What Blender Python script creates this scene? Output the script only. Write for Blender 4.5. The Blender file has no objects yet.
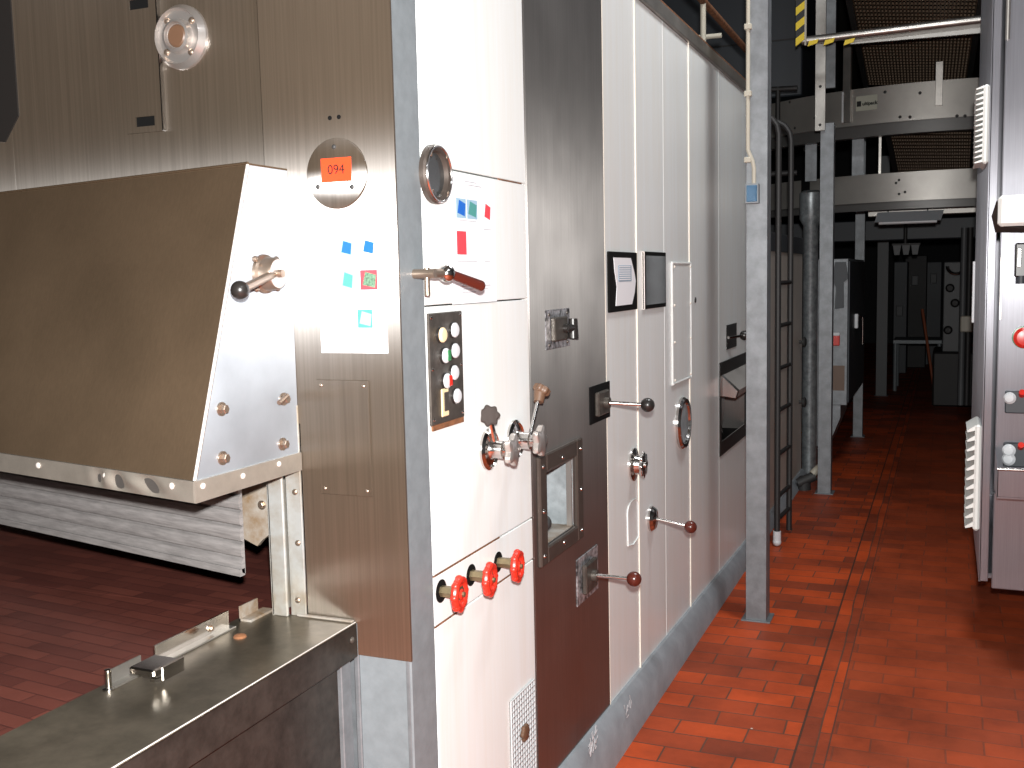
import bpy, bmesh, math, random
import numpy as np
from mathutils import Vector, Matrix
random.seed(7)
PI = math.pi
# ------------------------------------------------------------------ camera
FPX = 1037.6; CAMZ = 1.6
def _n(v): v = np.array(v, float); return v/np.linalg.norm(v)
_Y = _n([(946-512)/FPX, (384-268)/FPX, -1]); _Z = -_n([(735-512)/FPX, -(10500-384)/FPX, -1])
_Z = _n(_Z-_Y*(_Z@_Y)); _X = np.cross(_Y, _Z); RW = np.array([_X, _Y, _Z])
scene = bpy.context.scene
C = scene.collection
cam = bpy.data.objects.new('camera', bpy.data.cameras.new('camera')); C.objects.link(cam)
cam.data.sensor_width = 36; cam.data.lens = FPX*36/1024; cam.data.clip_start = .05
cam.matrix_world = Matrix.Translation((0, 0, CAMZ)) @ Matrix([list(r) for r in RW]).to_4x4()
scene.camera = cam
# ------------------------------------------------------------------ light and exposure
w = bpy.data.worlds.new('world'); scene.world = w; w.use_nodes = True
w.node_tree.nodes['Background'].inputs[0].default_value = (.75, .85, 1, 1)
w.node_tree.nodes['Background'].inputs[1].default_value = .05
scene.view_settings.view_transform = 'Standard'; scene.view_settings.look = 'None'
scene.view_settings.exposure = 0; scene.view_settings.gamma = 1; scene.view_settings.use_curve_mapping = False
fl = bpy.data.lights.new('camera_flash', 'POINT'); fl.energy = 700; fl.shadow_soft_size = .03; fl.color = (1, .985, .96)
fo = bpy.data.objects.new('camera_flash', fl); C.objects.link(fo); fo.location = (.02, .0, CAMZ+.13)
def area(name, loc, rot, sx, sy, e, col=(1, 1, 1)):
    l = bpy.data.lights.new(name, 'AREA'); l.shape = 'RECTANGLE'; l.size = sx; l.size_y = sy; l.energy = e; l.color = col
    o = bpy.data.objects.new(name, l); C.objects.link(o); o.location = loc; o.rotation_euler = rot; return o
area('ceiling_tube_light', (1.15, .3, 3.6), (0, math.radians(25), 0), .25, 2.4, 26, (.93, .96, 1))
area('aisle_ceiling_light', (.0, 4.2, 4.5), (0, math.radians(8), 0), .55, .55, 75, (.97, .99, 1))
# ------------------------------------------------------------------ measuring helpers
def ray(px, py): return RW@np.array([(px-512)/FPX, -(py-384)/FPX, -1])
def at(px, py, ax, val):
    d = ray(px, py); o = np.array([0, 0, CAMZ]); t = (val-o[ax])/d[ax]; return Vector(o+d*t)
XS = -1.02                       # plane of the machine's long side
Y0 = float(at(401, 400, 0, XS).y)   # plane of its front
XH = -1.27                       # end plate of the hood
YL = Y0+.09                      # recessed front left of the door sheet
def S(x, y, v=XS): return at(x, y, 0, v)
def F(x, y, v=None): return at(x, y, 1, Y0 if v is None else v)
def G(x, y, v=0): return at(x, y, 2, v)
def srect(x0, y0, x1, y1, v=XS):
    xm, ym = (x0+x1)/2, (y0+y1)/2
    a, b, t, u = S(x0, ym, v), S(x1, ym, v), S(xm, y0, v), S(xm, y1, v)
    return Vector((v, (a.y+b.y)/2, (t.z+u.z)/2)), b.y-a.y, t.z-u.z
def frect(x0, y0, x1, y1, v=None):
    v = Y0 if v is None else v
    xm, ym = (x0+x1)/2, (y0+y1)/2
    a, b, t, u = F(x0, ym, v), F(x1, ym, v), F(xm, y0, v), F(xm, y1, v)
    return Vector(((a.x+b.x)/2, v, (t.z+u.z)/2)), b.x-a.x, t.z-u.z
# ------------------------------------------------------------------ materials
def mat(name, col, rough=.5, metal=0., aniso=0., nz=0., nscale=8., stretch=None, bump=0., spec=.5, col2=None, rvar=0., alpha=1., coat=0., trans=0.):
    m = bpy.data.materials.new(name); m.use_nodes = True; nt = m.node_tree; N = nt.nodes; L = nt.links
    b = N['Principled BSDF']
    b.inputs['Base Color'].default_value = (*col, 1); b.inputs['Roughness'].default_value = rough
    b.inputs['Metallic'].default_value = metal; b.inputs['Specular IOR Level'].default_value = spec
    if coat: b.inputs['Coat Weight'].default_value = coat; b.inputs['Coat Roughness'].default_value = .15
    if trans: b.inputs['Transmission Weight'].default_value = trans
    if aniso:
        b.inputs['Anisotropic'].default_value = aniso
        ge = N.new('ShaderNodeNewGeometry'); cr = N.new('ShaderNodeVectorMath'); cr.operation = 'CROSS_PRODUCT'   # tangent across the vertical grain
        cr.inputs[1].default_value = (.001, .002, 1); L.new(ge.outputs['True Normal'], cr.inputs[0]); L.new(cr.outputs[0], b.inputs['Tangent'])
    if nz or bump or rvar:
        g = N.new('ShaderNodeNewGeometry'); mp = N.new('ShaderNodeMapping'); L.new(g.outputs['Position'], mp.inputs[0])
        mp.inputs['Scale'].default_value = stretch or (1, 1, 1)
        t = N.new('ShaderNodeTexNoise'); t.inputs['Scale'].default_value = nscale; t.inputs['Detail'].default_value = 6
        t.inputs['Roughness'].default_value = .65
        L.new(mp.outputs[0], t.inputs['Vector'])
        if nz:
            r = N.new('ShaderNodeValToRGB'); c2 = col2 or tuple(c*(1-nz) for c in col)
            r.color_ramp.elements[0].position = .35; r.color_ramp.elements[1].position = .65
            r.color_ramp.elements[0].color = (*c2, 1); r.color_ramp.elements[1].color = (*col, 1)
            L.new(t.outputs[0], r.inputs[0]); L.new(r.outputs[0], b.inputs['Base Color'])
        if rvar:
            g2 = N.new('ShaderNodeTexNoise'); g2.inputs['Scale'].default_value = 3.0; g2.inputs['Detail'].default_value = 4
            L.new(g.outputs['Position'], g2.inputs['Vector'])
            mr = N.new('ShaderNodeMapRange'); mr.inputs['From Min'].default_value = .3; mr.inputs['From Max'].default_value = .7
            mr.inputs['To Min'].default_value = rough-rvar; mr.inputs['To Max'].default_value = rough+rvar
            L.new(g2.outputs[0], mr.inputs[0]); L.new(mr.outputs[0], b.inputs['Roughness'])
        if bump:
            bp = N.new('ShaderNodeBump'); bp.inputs['Strength'].default_value = bump; bp.inputs['Distance'].default_value = .01
            L.new(t.outputs[0], bp.inputs['Height']); L.new(bp.outputs[0], b.inputs['Normal'])
    return m
def brushed(name, gloss, diff, ax, ay, fac, streak=.14):
    # vertically brushed sheet: wide sideways, tight up and down
    m = bpy.data.materials.new(name); m.use_nodes = True; nt = m.node_tree; N = nt.nodes; L = nt.links; N.remove(N['Principled BSDF'])
    out = N['Material Output']; k = ax/ay; a = (k-1)/(k+1)
    gl = N.new('ShaderNodeBsdfAnisotropic'); gl.distribution = 'BECKMANN'; gl.inputs['Anisotropy'].default_value = -a; gl.inputs['Roughness'].default_value = math.sqrt(ax*(1-a))
    ge = N.new('ShaderNodeNewGeometry'); cr = N.new('ShaderNodeVectorMath'); cr.operation = 'CROSS_PRODUCT'; cr.inputs[1].default_value = (.001, .002, 1)
    L.new(ge.outputs['True Normal'], cr.inputs[0]); L.new(cr.outputs[0], gl.inputs['Tangent'])
    mp = N.new('ShaderNodeMapping'); mp.inputs['Scale'].default_value = (60, 60, .8); L.new(ge.outputs['Position'], mp.inputs[0])
    t = N.new('ShaderNodeTexNoise'); t.inputs['Scale'].default_value = 3; t.inputs['Detail'].default_value = 6; L.new(mp.outputs[0], t.inputs['Vector'])
    t2 = N.new('ShaderNodeTexNoise'); t2.inputs['Scale'].default_value = 1.6; t2.inputs['Detail'].default_value = 3; L.new(ge.outputs['Position'], t2.inputs['Vector'])
    ad = N.new('ShaderNodeMath'); ad.operation = 'ADD'; L.new(t.outputs[0], ad.inputs[0]); L.new(t2.outputs[0], ad.inputs[1])
    def ramp(c):
        rr = N.new('ShaderNodeMapRange'); rr.inputs['From Min'].default_value = .75; rr.inputs['From Max'].default_value = 1.25; rr.inputs['To Min'].default_value = 1-streak; rr.inputs['To Max'].default_value = 1+streak
        L.new(ad.outputs[0], rr.inputs[0]); v = N.new('ShaderNodeVectorMath'); v.operation = 'SCALE'; v.inputs[0].default_value = c; L.new(rr.outputs[0], v.inputs['Scale']); return v.outputs[0]
    L.new(ramp(gloss), gl.inputs['Color']); df = N.new('ShaderNodeBsdfDiffuse'); L.new(ramp(diff), df.inputs['Color'])
    mx = N.new('ShaderNodeMixShader'); mx.inputs[0].default_value = fac; L.new(df.outputs[0], mx.inputs[1]); L.new(gl.outputs[0], mx.inputs[2]); L.new(mx.outputs[0], out.inputs['Surface'])
    return m
V = (60, 60, .8)
M = {}
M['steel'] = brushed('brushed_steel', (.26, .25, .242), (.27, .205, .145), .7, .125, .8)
M['steel_hood'] = mat('hood_steel', (.13, .088, .054), .6, .86, .5, nz=.10, nscale=3, stretch=V, bump=.015, rvar=.05)  # brown of the mirrored ceiling and floor put into the base colour
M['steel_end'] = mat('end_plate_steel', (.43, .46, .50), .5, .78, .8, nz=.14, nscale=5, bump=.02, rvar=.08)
M['steel_dark'] = mat('dark_brushed_steel', (.27, .255, .245), .45, .94, .95, nz=.14, nscale=3, stretch=V, bump=.02, rvar=.05)
M['steel_plain'] = mat('plain_steel', (.50, .48, .45), .36, .9, 0, nz=.22, nscale=9, bump=.03, rvar=.08)
M['steel_table'] = mat('worn_table_steel', (.25, .215, .165), .36, .85, 0, nz=.35, nscale=14, bump=.05, rvar=.1)
M['steel_cab'] = mat('cabinet_steel', (.37, .37, .405), .45, .78, .9, nz=.12, nscale=4, stretch=V, bump=.02, rvar=.06)
M['chrome'] = mat('chrome', (.62, .60, .58), .16, 1)
M['bolt'] = mat('bolt_metal', (.36, .28, .22), .34, .85)
M['galv'] = mat('galvanised_steel', (.23, .245, .26), .5, .45, nz=.28, nscale=16, bump=.04)
M['galv_duct'] = mat('spangled_duct', (.38, .42, .44), .4, .5, nz=.5, nscale=22, bump=.03)
M['grey'] = mat('grey_blue_paint', (.20, .225, .24), .45, .1, nz=.15, nscale=30, bump=.03)
M['kerb'] = mat('kerb_grey_paint', (.29, .315, .34), .55, 0, nz=.22, nscale=9, bump=.12)
M['white'] = mat('white_enamel', (.81, .845, .845), .3, 0, nz=.05, nscale=2, stretch=(14, 14, .7), col2=(.78, .79, .76), bump=.004, coat=.15)
M['white_old'] = mat('aged_white_enamel', (.62, .56, .49), .4, 0, nz=.12, nscale=4)
M['edge_steel'] = mat('edge_highlight_steel', (.72, .66, .62), .4, .3)  # pale pinkish tone carries the highlight on edges and rivets
M['trim'] = mat('lit_trim_steel', (.47, .42, .36), .36, .62, nz=.2, nscale=12, bump=.03)
M['flange'] = mat('dull_flange', (.10, .098, .095), .4, .3)
M['lip'] = mat('dark_lip_steel', (.085, .075, .065), .4, .7, nz=.5, nscale=18, bump=.05)
M['worn'] = mat('mirror_mottled_chrome', (.62, .62, .65), .28, .5, nz=.95, nscale=55)  # light and dark mottling stands in for reflections in the chrome
M['satin'] = mat('satin_chrome', (.55, .51, .48), .3, .8)
M['far'] = mat('dimmed_far_grey', (.09, .095, .10), .5)  # grey darkened to carry the dimness of the far aisle
M['gbar'] = mat('grille_grey_white', (.50, .51, .52), .5)
M['edge'] = mat('pale_edge_paint', (.85, .80, .70), .4)
M['rust'] = mat('rust', (.25, .10, .04), .85, 0, nz=.6, nscale=40, bump=.2)
M['rustwhite'] = mat('rusty_white', (.36, .34, .31), .6, .2, nz=.5, nscale=12, col2=(.20, .13, .07), bump=.1)
M['jamb'] = mat('stained_galvanised_jamb', (.40, .41, .40), .45, .4, nz=.3, nscale=9, bump=.05, col2=(.27, .22, .16))
M['black'] = mat('black_plastic', (.018, .016, .015), .32)
M['blackmatte'] = mat('black_matte', (.006, .006, .006), .8, spec=.1)
M['rubber'] = mat('dark_rubber', (.03, .03, .03), .6)
M['brown'] = mat('brown_bakelite', (.085, .016, .010), .25)
M['tanknob'] = mat('tan_plastic', (.12, .065, .038), .45)
M['greyknob'] = mat('grey_brown_plastic', (.045, .035, .031), .7, spec=.2)
M['red'] = mat('red_enamel', (.62, .03, .015), .35, nz=.25, nscale=30)
M['brass'] = mat('dull_brass', (.30, .24, .14), .4, .8, nz=.3, nscale=30)
M['curtain'] = mat('greyed_plastic_strip', (.24, .225, .22), .6, 0, nz=.35, nscale=5, stretch=(3, 3, 30), bump=.05)
M['paper'] = mat('paper', (.84, .85, .88), .6)
M['ink'] = mat('grey_ink', (.35, .35, .38), .7)
M['tagred'] = mat('red_orange_sticker', (.86, .06, .015), .45)
M['inkblack'] = mat('black_ink', (.01, .01, .01), .5)
M['blue'] = mat('printed_blue', (.01, .12, .50), .5)
M['paleblue'] = mat('printed_pale_blue', (.30, .46, .58), .5)
M['teal'] = mat('printed_teal', (.07, .28, .26), .5)
M['pgreen'] = mat('printed_green', (.16, .30, .2), .5, nz=.7, nscale=300)
M['pred'] = mat('printed_red', (.75, .06, .08), .5)
M['bwhite'] = mat('white_lens', (.58, .60, .62), .3)
M['bcream'] = mat('cream_lens', (.80, .62, .38), .3)
M['bgreen'] = mat('green_lens', (.02, .16, .05), .3)
M['bred'] = mat('red_lens', (.6, .02, .01), .3)
M['plate'] = mat('grimy_plate', (.13, .115, .10), .42, .6, nz=.4, nscale=30, bump=.05)
M['frame'] = mat('dark_bronze_frame', (.10, .08, .068), .38, .5, nz=.2, nscale=20)
M['glassy'] = mat('grey_window_glass', (.035, .037, .037), .12, 0, spec=.8)
M['inner'] = mat('window_interior', (.36, .40, .42), .45, .2, nz=.5, nscale=12)
M['bluebox'] = mat('blue_box_cover', (.02, .10, .20), .3)
M['conduit'] = mat('cream_conduit', (.42, .39, .32), .5)
M['dark'] = mat('dark_iron', (.022, .021, .021), .55, .2)
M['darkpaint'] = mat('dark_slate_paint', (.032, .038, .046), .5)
M['mesh'] = mat('brown_mesh_metal', (.09, .055, .03), .45, .4)
M['band'] = mat('conveyor_side_steel', (.38, .365, .34), .42, .6, nz=.15, nscale=3)
M['yellow'] = mat('warning_yellow', (.75, .55, .02), .5)
M['louver'] = mat('white_louver_plastic', (.78, .79, .76), .4)
M['bolster'] = mat('faded_sky', (.3, .4, .5), .5)
M['tube'] = mat('lamp_reflector', (.7, .75, .8), .2, .6)
M['wallpaint'] = mat('dim_wall_paint', (.02, .021, .023), .8)  # tone lowered to put the dim far end into the wall colour
M['ceil'] = mat('dark_ceiling', (.055, .05, .042), .8)
M['broom'] = mat('orange_broom_stick', (.28, .07, .025), .5)

def belt_material():
    m = mat('red_brown_belt', (.13, .035, .025), .42); nt = m.node_tree; N = nt.nodes; L = nt.links; b = N['Principled BSDF']
    g = N.new('ShaderNodeNewGeometry'); t = N.new('ShaderNodeTexBrick')
    mp = N.new('ShaderNodeMapping'); mp.inputs['Rotation'].default_value = (0, 0, .10)
    L.new(g.outputs['Position'], mp.inputs[0]); L.new(mp.outputs[0], t.inputs['Vector'])
    t.inputs['Scale'].default_value = 1; t.inputs['Brick Width'].default_value = .155; t.inputs['Row Height'].default_value = .038
    t.inputs['Mortar Size'].default_value = .0018; t.inputs['Mortar Smooth'].default_value = .4; t.offset = .5
    t.inputs['Color1'].default_value = (.165, .048, .034, 1); t.inputs['Color2'].default_value = (.105, .030, .023, 1)
    t.inputs['Mortar'].default_value = (.075, .022, .018, 1)
    n = N.new('ShaderNodeTexNoise'); n.inputs['Scale'].default_value = 6; n.inputs['Detail'].default_value = 6
    L.new(g.outputs['Position'], n.inputs['Vector'])
    mx = N.new('ShaderNodeMix'); mx.data_type = 'RGBA'; mx.blend_type = 'MULTIPLY'; mx.inputs[0].default_value = .6
    L.new(t.outputs['Color'], mx.inputs[6]); L.new(n.outputs[0], mx.inputs[7]); L.new(mx.outputs[2], b.inputs['Base Color'])
    bp = N.new('ShaderNodeBump'); bp.inputs['Strength'].default_value = .35; bp.inputs['Distance'].default_value = .004; bp.invert = True
    L.new(t.outputs['Fac'], bp.inputs['Height']); L.new(bp.outputs[0], b.inputs['Normal'])
    return m
M['belt'] = belt_material()

def floor_material():
    m = bpy.data.materials.new('red_clay_paver_floor'); m.use_nodes = True; nt = m.node_tree; N = nt.nodes; L = nt.links
    b = N['Principled BSDF']; g = N.new('ShaderNodeNewGeometry')
    def brick(rot, ox=0, oy=0, rh=.115, bw=.24, off=.5):
        mp = N.new('ShaderNodeMapping'); mp.inputs['Rotation'].default_value = (0, 0, rot); mp.inputs['Location'].default_value = (ox, oy, 0)
        # slight wander so that the courses are hand laid
        w_ = N.new('ShaderNodeTexNoise'); w_.inputs['Scale'].default_value = 1.3; L.new(g.outputs['Position'], w_.inputs['Vector'])
        va = N.new('ShaderNodeVectorMath'); va.operation = 'MULTIPLY_ADD'; va.inputs[1].default_value = (.03, .03, 0)
        L.new(w_.outputs['Color'], va.inputs[0]); L.new(g.outputs['Position'], va.inputs[2])
        L.new(va.outputs[0], mp.inputs[0])
        t = N.new('ShaderNodeTexBrick'); L.new(mp.outputs[0], t.inputs['Vector'])
        t.inputs['Scale'].default_value = 1; t.inputs['Brick Width'].default_value = bw; t.inputs['Row Height'].default_value = rh
        t.inputs['Mortar Size'].default_value = .0035; t.inputs['Mortar Smooth'].default_value = .25; t.offset = off
        t.inputs['Bias'].default_value = -.1
        t.inputs['Color1'].default_value = (.56, .075, .013, 1); t.inputs['Color2'].default_value = (.22, .042, .017, 1)
        t.inputs['Mortar'].default_value = (.13, .055, .035, 1)
        return t
    t1 = brick(0, .0, 0); t2 = brick(PI/2, .02, -.436*0+.0, .12, .24); t3 = brick(0, .07, .05, .105, .235)
    sep = N.new('ShaderNodeSeparateXYZ'); L.new(g.outputs['Position'], sep.inputs[0])
    def gt(v):
        c = N.new('ShaderNodeMath'); c.operation = 'GREATER_THAN'; c.inputs[1].default_value = v; L.new(sep.outputs[0], c.inputs[0]); return c
    def band(v, wd):
        a = N.new('ShaderNodeMath'); a.operation = 'SUBTRACT'; a.inputs[1].default_value = v; L.new(sep.outputs[0], a.inputs[0])
        ab = N.new('ShaderNodeMath'); ab.operation = 'ABSOLUTE'; L.new(a.outputs[0], ab.inputs[0])
        c = N.new('ShaderNodeMath'); c.operation = 'LESS_THAN'; c.inputs[1].default_value = wd; L.new(ab.outputs[0], c.inputs[0]); return c
    def mix(fac, A, B, bl='MIX'):
        x = N.new('ShaderNodeMix'); x.data_type = 'RGBA'; x.blend_type = bl
        if isinstance(fac, float): x.inputs[0].default_value = fac
        else: L.new(fac, x.inputs[0])
        L.new(A, x.inputs[6])
        if isinstance(B, tuple): x.inputs[7].default_value = B
        else: L.new(B, x.inputs[7])
        return x.outputs[2]
    X1, X2 = -.436, -.335
    a = mix(gt(X1).outputs[0], t1.outputs['Color'], t2.outputs['Color'])
    # right of the border the pavers are more uniform
    r3 = mix(.6, t3.outputs['Color'], (.29, .052, .017, 1))
    a = mix(gt(X2).outputs[0], a, r3)
    a = mix(band(X1, .004).outputs[0], a, (.08, .035, .022, 1)); a = mix(band(X2, .0025).outputs[0], a, (.11, .045, .03, 1))
    n = N.new('ShaderNodeTexNoise'); n.inputs['Scale'].default_value = 2.2; n.inputs['Detail'].default_value = 8; n.inputs['Roughness'].default_value = .7
    L.new(g.outputs['Position'], n.inputs['Vector'])
    r = N.new('ShaderNodeValToRGB'); r.color_ramp.elements[0].position = .3; r.color_ramp.elements[0].color = (.5, .5, .5, 1)
    r.color_ramp.elements[1].position = .62; r.color_ramp.elements[1].color = (1, 1, 1, 1); L.new(n.outputs[0], r.inputs[0])
    a = mix(1.0, a, r.outputs[0], 'MULTIPLY')
    # little white specks of glass and scale
    v = N.new('ShaderNodeTexVoronoi'); v.inputs['Scale'].default_value = 2.6; L.new(g.outputs['Position'], v.inputs['Vector'])
    c = N.new('ShaderNodeMath'); c.operation = 'LESS_THAN'; c.inputs[1].default_value = .012; L.new(v.outputs['Distance'], c.inputs[0])
    a = mix(c.outputs[0], a, (.6, .55, .5, 1))
    L.new(a, b.inputs['Base Color'])
    fm = N.new('ShaderNodeMix'); fm.data_type = 'FLOAT'; L.new(gt(X2).outputs[0], fm.inputs[0]); L.new(t1.outputs['Fac'], fm.inputs[2]); L.new(t3.outputs['Fac'], fm.inputs[3])
    bp = N.new('ShaderNodeBump'); bp.inputs['Strength'].default_value = .5; bp.inputs['Distance'].default_value = .004; bp.invert = True
    L.new(fm.outputs[0], bp.inputs['Height'])
    bp2 = N.new('ShaderNodeBump'); bp2.inputs['Strength'].default_value = .15; bp2.inputs['Distance'].default_value = .004
    n3 = N.new('ShaderNodeTexNoise'); n3.inputs['Scale'].default_value = 30; L.new(g.outputs['Position'], n3.inputs['Vector'])
    L.new(n3.outputs[0], bp2.inputs['Height']); L.new(bp.outputs[0], bp2.inputs['Normal']); L.new(bp2.outputs[0], b.inputs['Normal'])
    b.inputs['Roughness'].default_value = .55; b.inputs['Specular IOR Level'].default_value = .35
    return m
M['floor'] = floor_material()

# ------------------------------------------------------------------ mesh helpers
class MB:
    def __init__(s): s.bm = bmesh.new(); s.mats = []
    def _mi(s, m):
        if m not in s.mats: s.mats.append(m)
        return s.mats.index(m)
    def _tag(s, fs, m):
        i = s._mi(m)
        for f in fs: f.material_index = i
    def box(s, x0, x1, y0, y1, z0, z1, m, bev=0.):
        r = bmesh.ops.create_cube(s.bm, size=1); vs = r['verts']
        bmesh.ops.scale(s.bm, vec=(x1-x0, y1-y0, z1-z0), verts=vs)
        bmesh.ops.translate(s.bm, vec=((x0+x1)/2, (y0+y1)/2, (z0+z1)/2), verts=vs)
        fs = list({f for v in vs for f in v.link_faces}); s._tag(fs, m)
        if bev:
            es = list({e for v in vs for e in v.link_edges})
            r = bmesh.ops.bevel(s.bm, geom=es, offset=bev, segments=1, affect='EDGES', profile=.5); s._tag(r['faces'], m)
        return s
    def lathe(s, prof, o, d, m, seg=24, cap=True):
        o = Vector(o); d = Vector(d).normalized(); q = d.to_track_quat('Z', 'Y'); rings = []
        for r, h in prof:
            if r < 1e-6: rings.append([s.bm.verts.new(o+d*h)])
            else: rings.append([s.bm.verts.new(o+q@Vector((r*math.cos(2*PI*k/seg), r*math.sin(2*PI*k/seg), h))) for k in range(seg)])
        fs = []
        for a, b in zip(rings, rings[1:]):
            if len(a) == 1 and len(b) == 1: continue
            for k in range(seg):
                j = (k+1) % seg
                if len(a) == 1: fs.append(s.bm.faces.new((a[0], b[j], b[k])))
                elif len(b) == 1: fs.append(s.bm.faces.new((a[k], a[j], b[0])))
                else: fs.append(s.bm.faces.new((a[k], a[j], b[j], b[k])))
        if cap:
            if len(rings[0]) > 1: fs.append(s.bm.faces.new(rings[0][::-1]))
            if len(rings[-1]) > 1: fs.append(s.bm.faces.new(rings[-1]))
        s._tag(fs, m); return s
    def cyl(s, p0, p1, r0, m, r1=None, seg=16):
        p0, p1 = Vector(p0), Vector(p1); h = (p1-p0).length
        return s.lathe([(r0, 0), (r0 if r1 is None else r1, h)], p0, p1-p0, m, seg)
    def ball(s, c, r, m, seg=20):
        n = 10; return s.lathe([(r*math.sin(PI*i/n), -r*math.cos(PI*i/n)) for i in range(n+1)], c, (0, 0, 1), m, seg)
    def tube(s, pts, r, m, seg=14):
        pts = [Vector(p) for p in pts]; rings = []; up = Vector((0, 0, 1)); prev = None
        for i, p in enumerate(pts):
            d = (pts[min(i+1, len(pts)-1)]-pts[max(i-1, 0)]).normalized()
            if prev is None:
                a = d.orthogonal().normalized()
            else: a = (prev-d*prev.dot(d)).normalized()
            prev = a; b = d.cross(a)
            rings.append([s.bm.verts.new(p+a*(r*math.cos(2*PI*k/seg))+b*(r*math.sin(2*PI*k/seg))) for k in range(seg)])
        fs = []
        for a, b in zip(rings, rings[1:]):
            for k in range(seg): j = (k+1) % seg; fs.append(s.bm.faces.new((a[k], a[j], b[j], b[k])))
        fs.append(s.bm.faces.new(rings[0][::-1])); fs.append(s.bm.faces.new(rings[-1])); s._tag(fs, m); return s
    def prism(s, poly, ext, m):
        ext = Vector(ext); a = [s.bm.verts.new(Vector(p)) for p in poly]; b = [s.bm.verts.new(Vector(p)+ext) for p in poly]; n = len(a)
        fs = [s.bm.faces.new(a[::-1]), s.bm.faces.new(b)]
        for k in range(n): j = (k+1) % n; fs.append(s.bm.faces.new((a[k], a[j], b[j], b[k])))
        s._tag(fs, m); return s
    def torus(s, c, d, R, r, m, seg=28, rs=10, a0=0, a1=2*PI):
        c = Vector(c); q = Vector(d).normalized().to_track_quat('Z', 'Y'); full = abs(a1-a0-2*PI) < 1e-6; rings = []
        n = seg if full else seg+1
        for i in range(n):
            t = a0+(a1-a0)*i/seg; e = Vector((math.cos(t), math.sin(t), 0))
            rings.append([s.bm.verts.new(c+q@(e*(R+r*math.cos(2*PI*k/rs))+Vector((0, 0, r*math.sin(2*PI*k/rs))))) for k in range(rs)])
        fs = []
        for i in range(seg):
            a, b = rings[i], rings[(i+1) % n]
            for k in range(rs): j = (k+1) % rs; fs.append(s.bm.faces.new((a[k], a[j], b[j], b[k])))
        s._tag(fs, m); return s
    def frame(s, x0, x1, z0, z1, bx, bz, y0, y1, m, bev=0):
        s.box(x0, x0+bx, y0, y1, z0, z1, m, bev); s.box(x1-bx, x1, y0, y1, z0, z1, m, bev)
        s.box(x0+bx, x1-bx, y0, y1, z0, z0+bz, m, bev); s.box(x0+bx, x1-bx, y0, y1, z1-bz, z1, m, bev); return s
def mk(name, mb, parent=None, loc=(0, 0, 0), rz=0., label=None, cat=None, group=None, kind=None, rot=None, sharp=35):
    bmesh.ops.recalc_face_normals(mb.bm, faces=mb.bm.faces[:])
    me = bpy.data.meshes.new(name); mb.bm.to_mesh(me); mb.bm.free()
    for m in mb.mats: me.materials.append(m)
    me.shade_smooth(); me.set_sharp_from_angle(angle=math.radians(sharp))
    o = bpy.data.objects.new(name, me); C.objects.link(o)
    B = Matrix.Translation(Vector(loc)) @ (rot.to_4x4() if rot is not None else Matrix.Rotation(rz, 4, 'Z'))
    return place(o, B, parent, label, cat, group, kind)
WM = {}
def place(o, B, parent=None, label=None, cat=None, group=None, kind=None):
    WM[o.name] = B
    if parent:
        o.parent = parent; o.matrix_parent_inverse = WM[parent.name].inverted(); o.matrix_basis = B
    else: o.matrix_basis = B
    if label: o['label'] = label
    if cat: o['category'] = cat
    if group: o['group'] = group
    if kind: o['kind'] = kind
    return o
def empty(name, loc, label, cat, group=None, kind=None):
    o = bpy.data.objects.new(name, None); o.empty_display_size = .1; C.objects.link(o)
    return place(o, Matrix.Translation(Vector(loc)), None, label, cat, group, kind)
SIDE = PI/2   # local -y faces the aisle (+X)
def text_mesh(name, body, size, m, parent, loc, rz, depth=.0006, tilt=0, off=0.):
    cu = bpy.data.curves.new(name+'_c', 'FONT'); cu.body = body; cu.size = size; cu.extrude = depth; cu.offset = off; cu.align_x = 'CENTER'; cu.align_y = 'CENTER'
    t = bpy.data.objects.new(name+'_t', cu); C.objects.link(t)
    me = bpy.data.meshes.new_from_object(t.evaluated_get(bpy.context.evaluated_depsgraph_get())); bpy.data.objects.remove(t); bpy.data.curves.remove(cu)
    me.name = name; me.materials.clear(); me.materials.append(m)
    o = bpy.data.objects.new(name, me); C.objects.link(o)
    B = Matrix.Translation(Vector(loc)) @ Matrix.Rotation(rz, 4, 'Z') @ Matrix.Rotation(PI/2, 4, 'X') @ Matrix.Rotation(tilt, 4, 'Z')
    return place(o, B, parent)
def bolt(parent, loc, rz=0, r=.008, h=.007, m=None, name='bolt', rot=None):
    b = MB(); m = m or M['bolt']
    b.lathe([(r*1.5, 0), (r*1.5, h*.25)], (0, 0, 0), (0, -1, 0), m, 16); b.lathe([(r, h*.25), (r, h*.9), (r*.85, h)], (0, 0, 0), (0, -1, 0), m, 6)
    return mk(name, b, parent, loc, rz, rot=rot)
def rivet(parent, loc, rz=0, r=.005, m=None, name='rivet', rot=None):
    b = MB(); b.lathe([(r, 0), (r*.9, r*.35), (r*.5, r*.65), (0, r*.75)], (0, 0, 0), (0, -1, 0), m or M['bolt'], 10)
    return mk(name, b, parent, loc, rz, rot=rot)

# ------------------------------------------------------------------ the room
def struct(name, mb, **k): return mk(name, mb, kind='structure', **k)
struct('floor', MB().box(-6, 3.2, -3, 24, -.1, 0, M['floor']))
struct('ceiling', MB().box(-6, 3.2, -3, 24, 5.2, 5.3, M['ceil']))
struct('wall_left', MB().box(-6.1, -6, -3, 24, 0, 5.2, M['wallpaint']))
struct('wall_right', MB().box(3.2, 3.3, -3, 24, 0, 5.2, M['wallpaint']))
struct('wall_back', MB().box(-6, 3.2, 24, 24.1, 0, 5.2, M['wallpaint']))
struct('wall_front', MB().box(-6, 3.2, -3.1, -3, 0, 5.2, M['wallpaint']))

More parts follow.
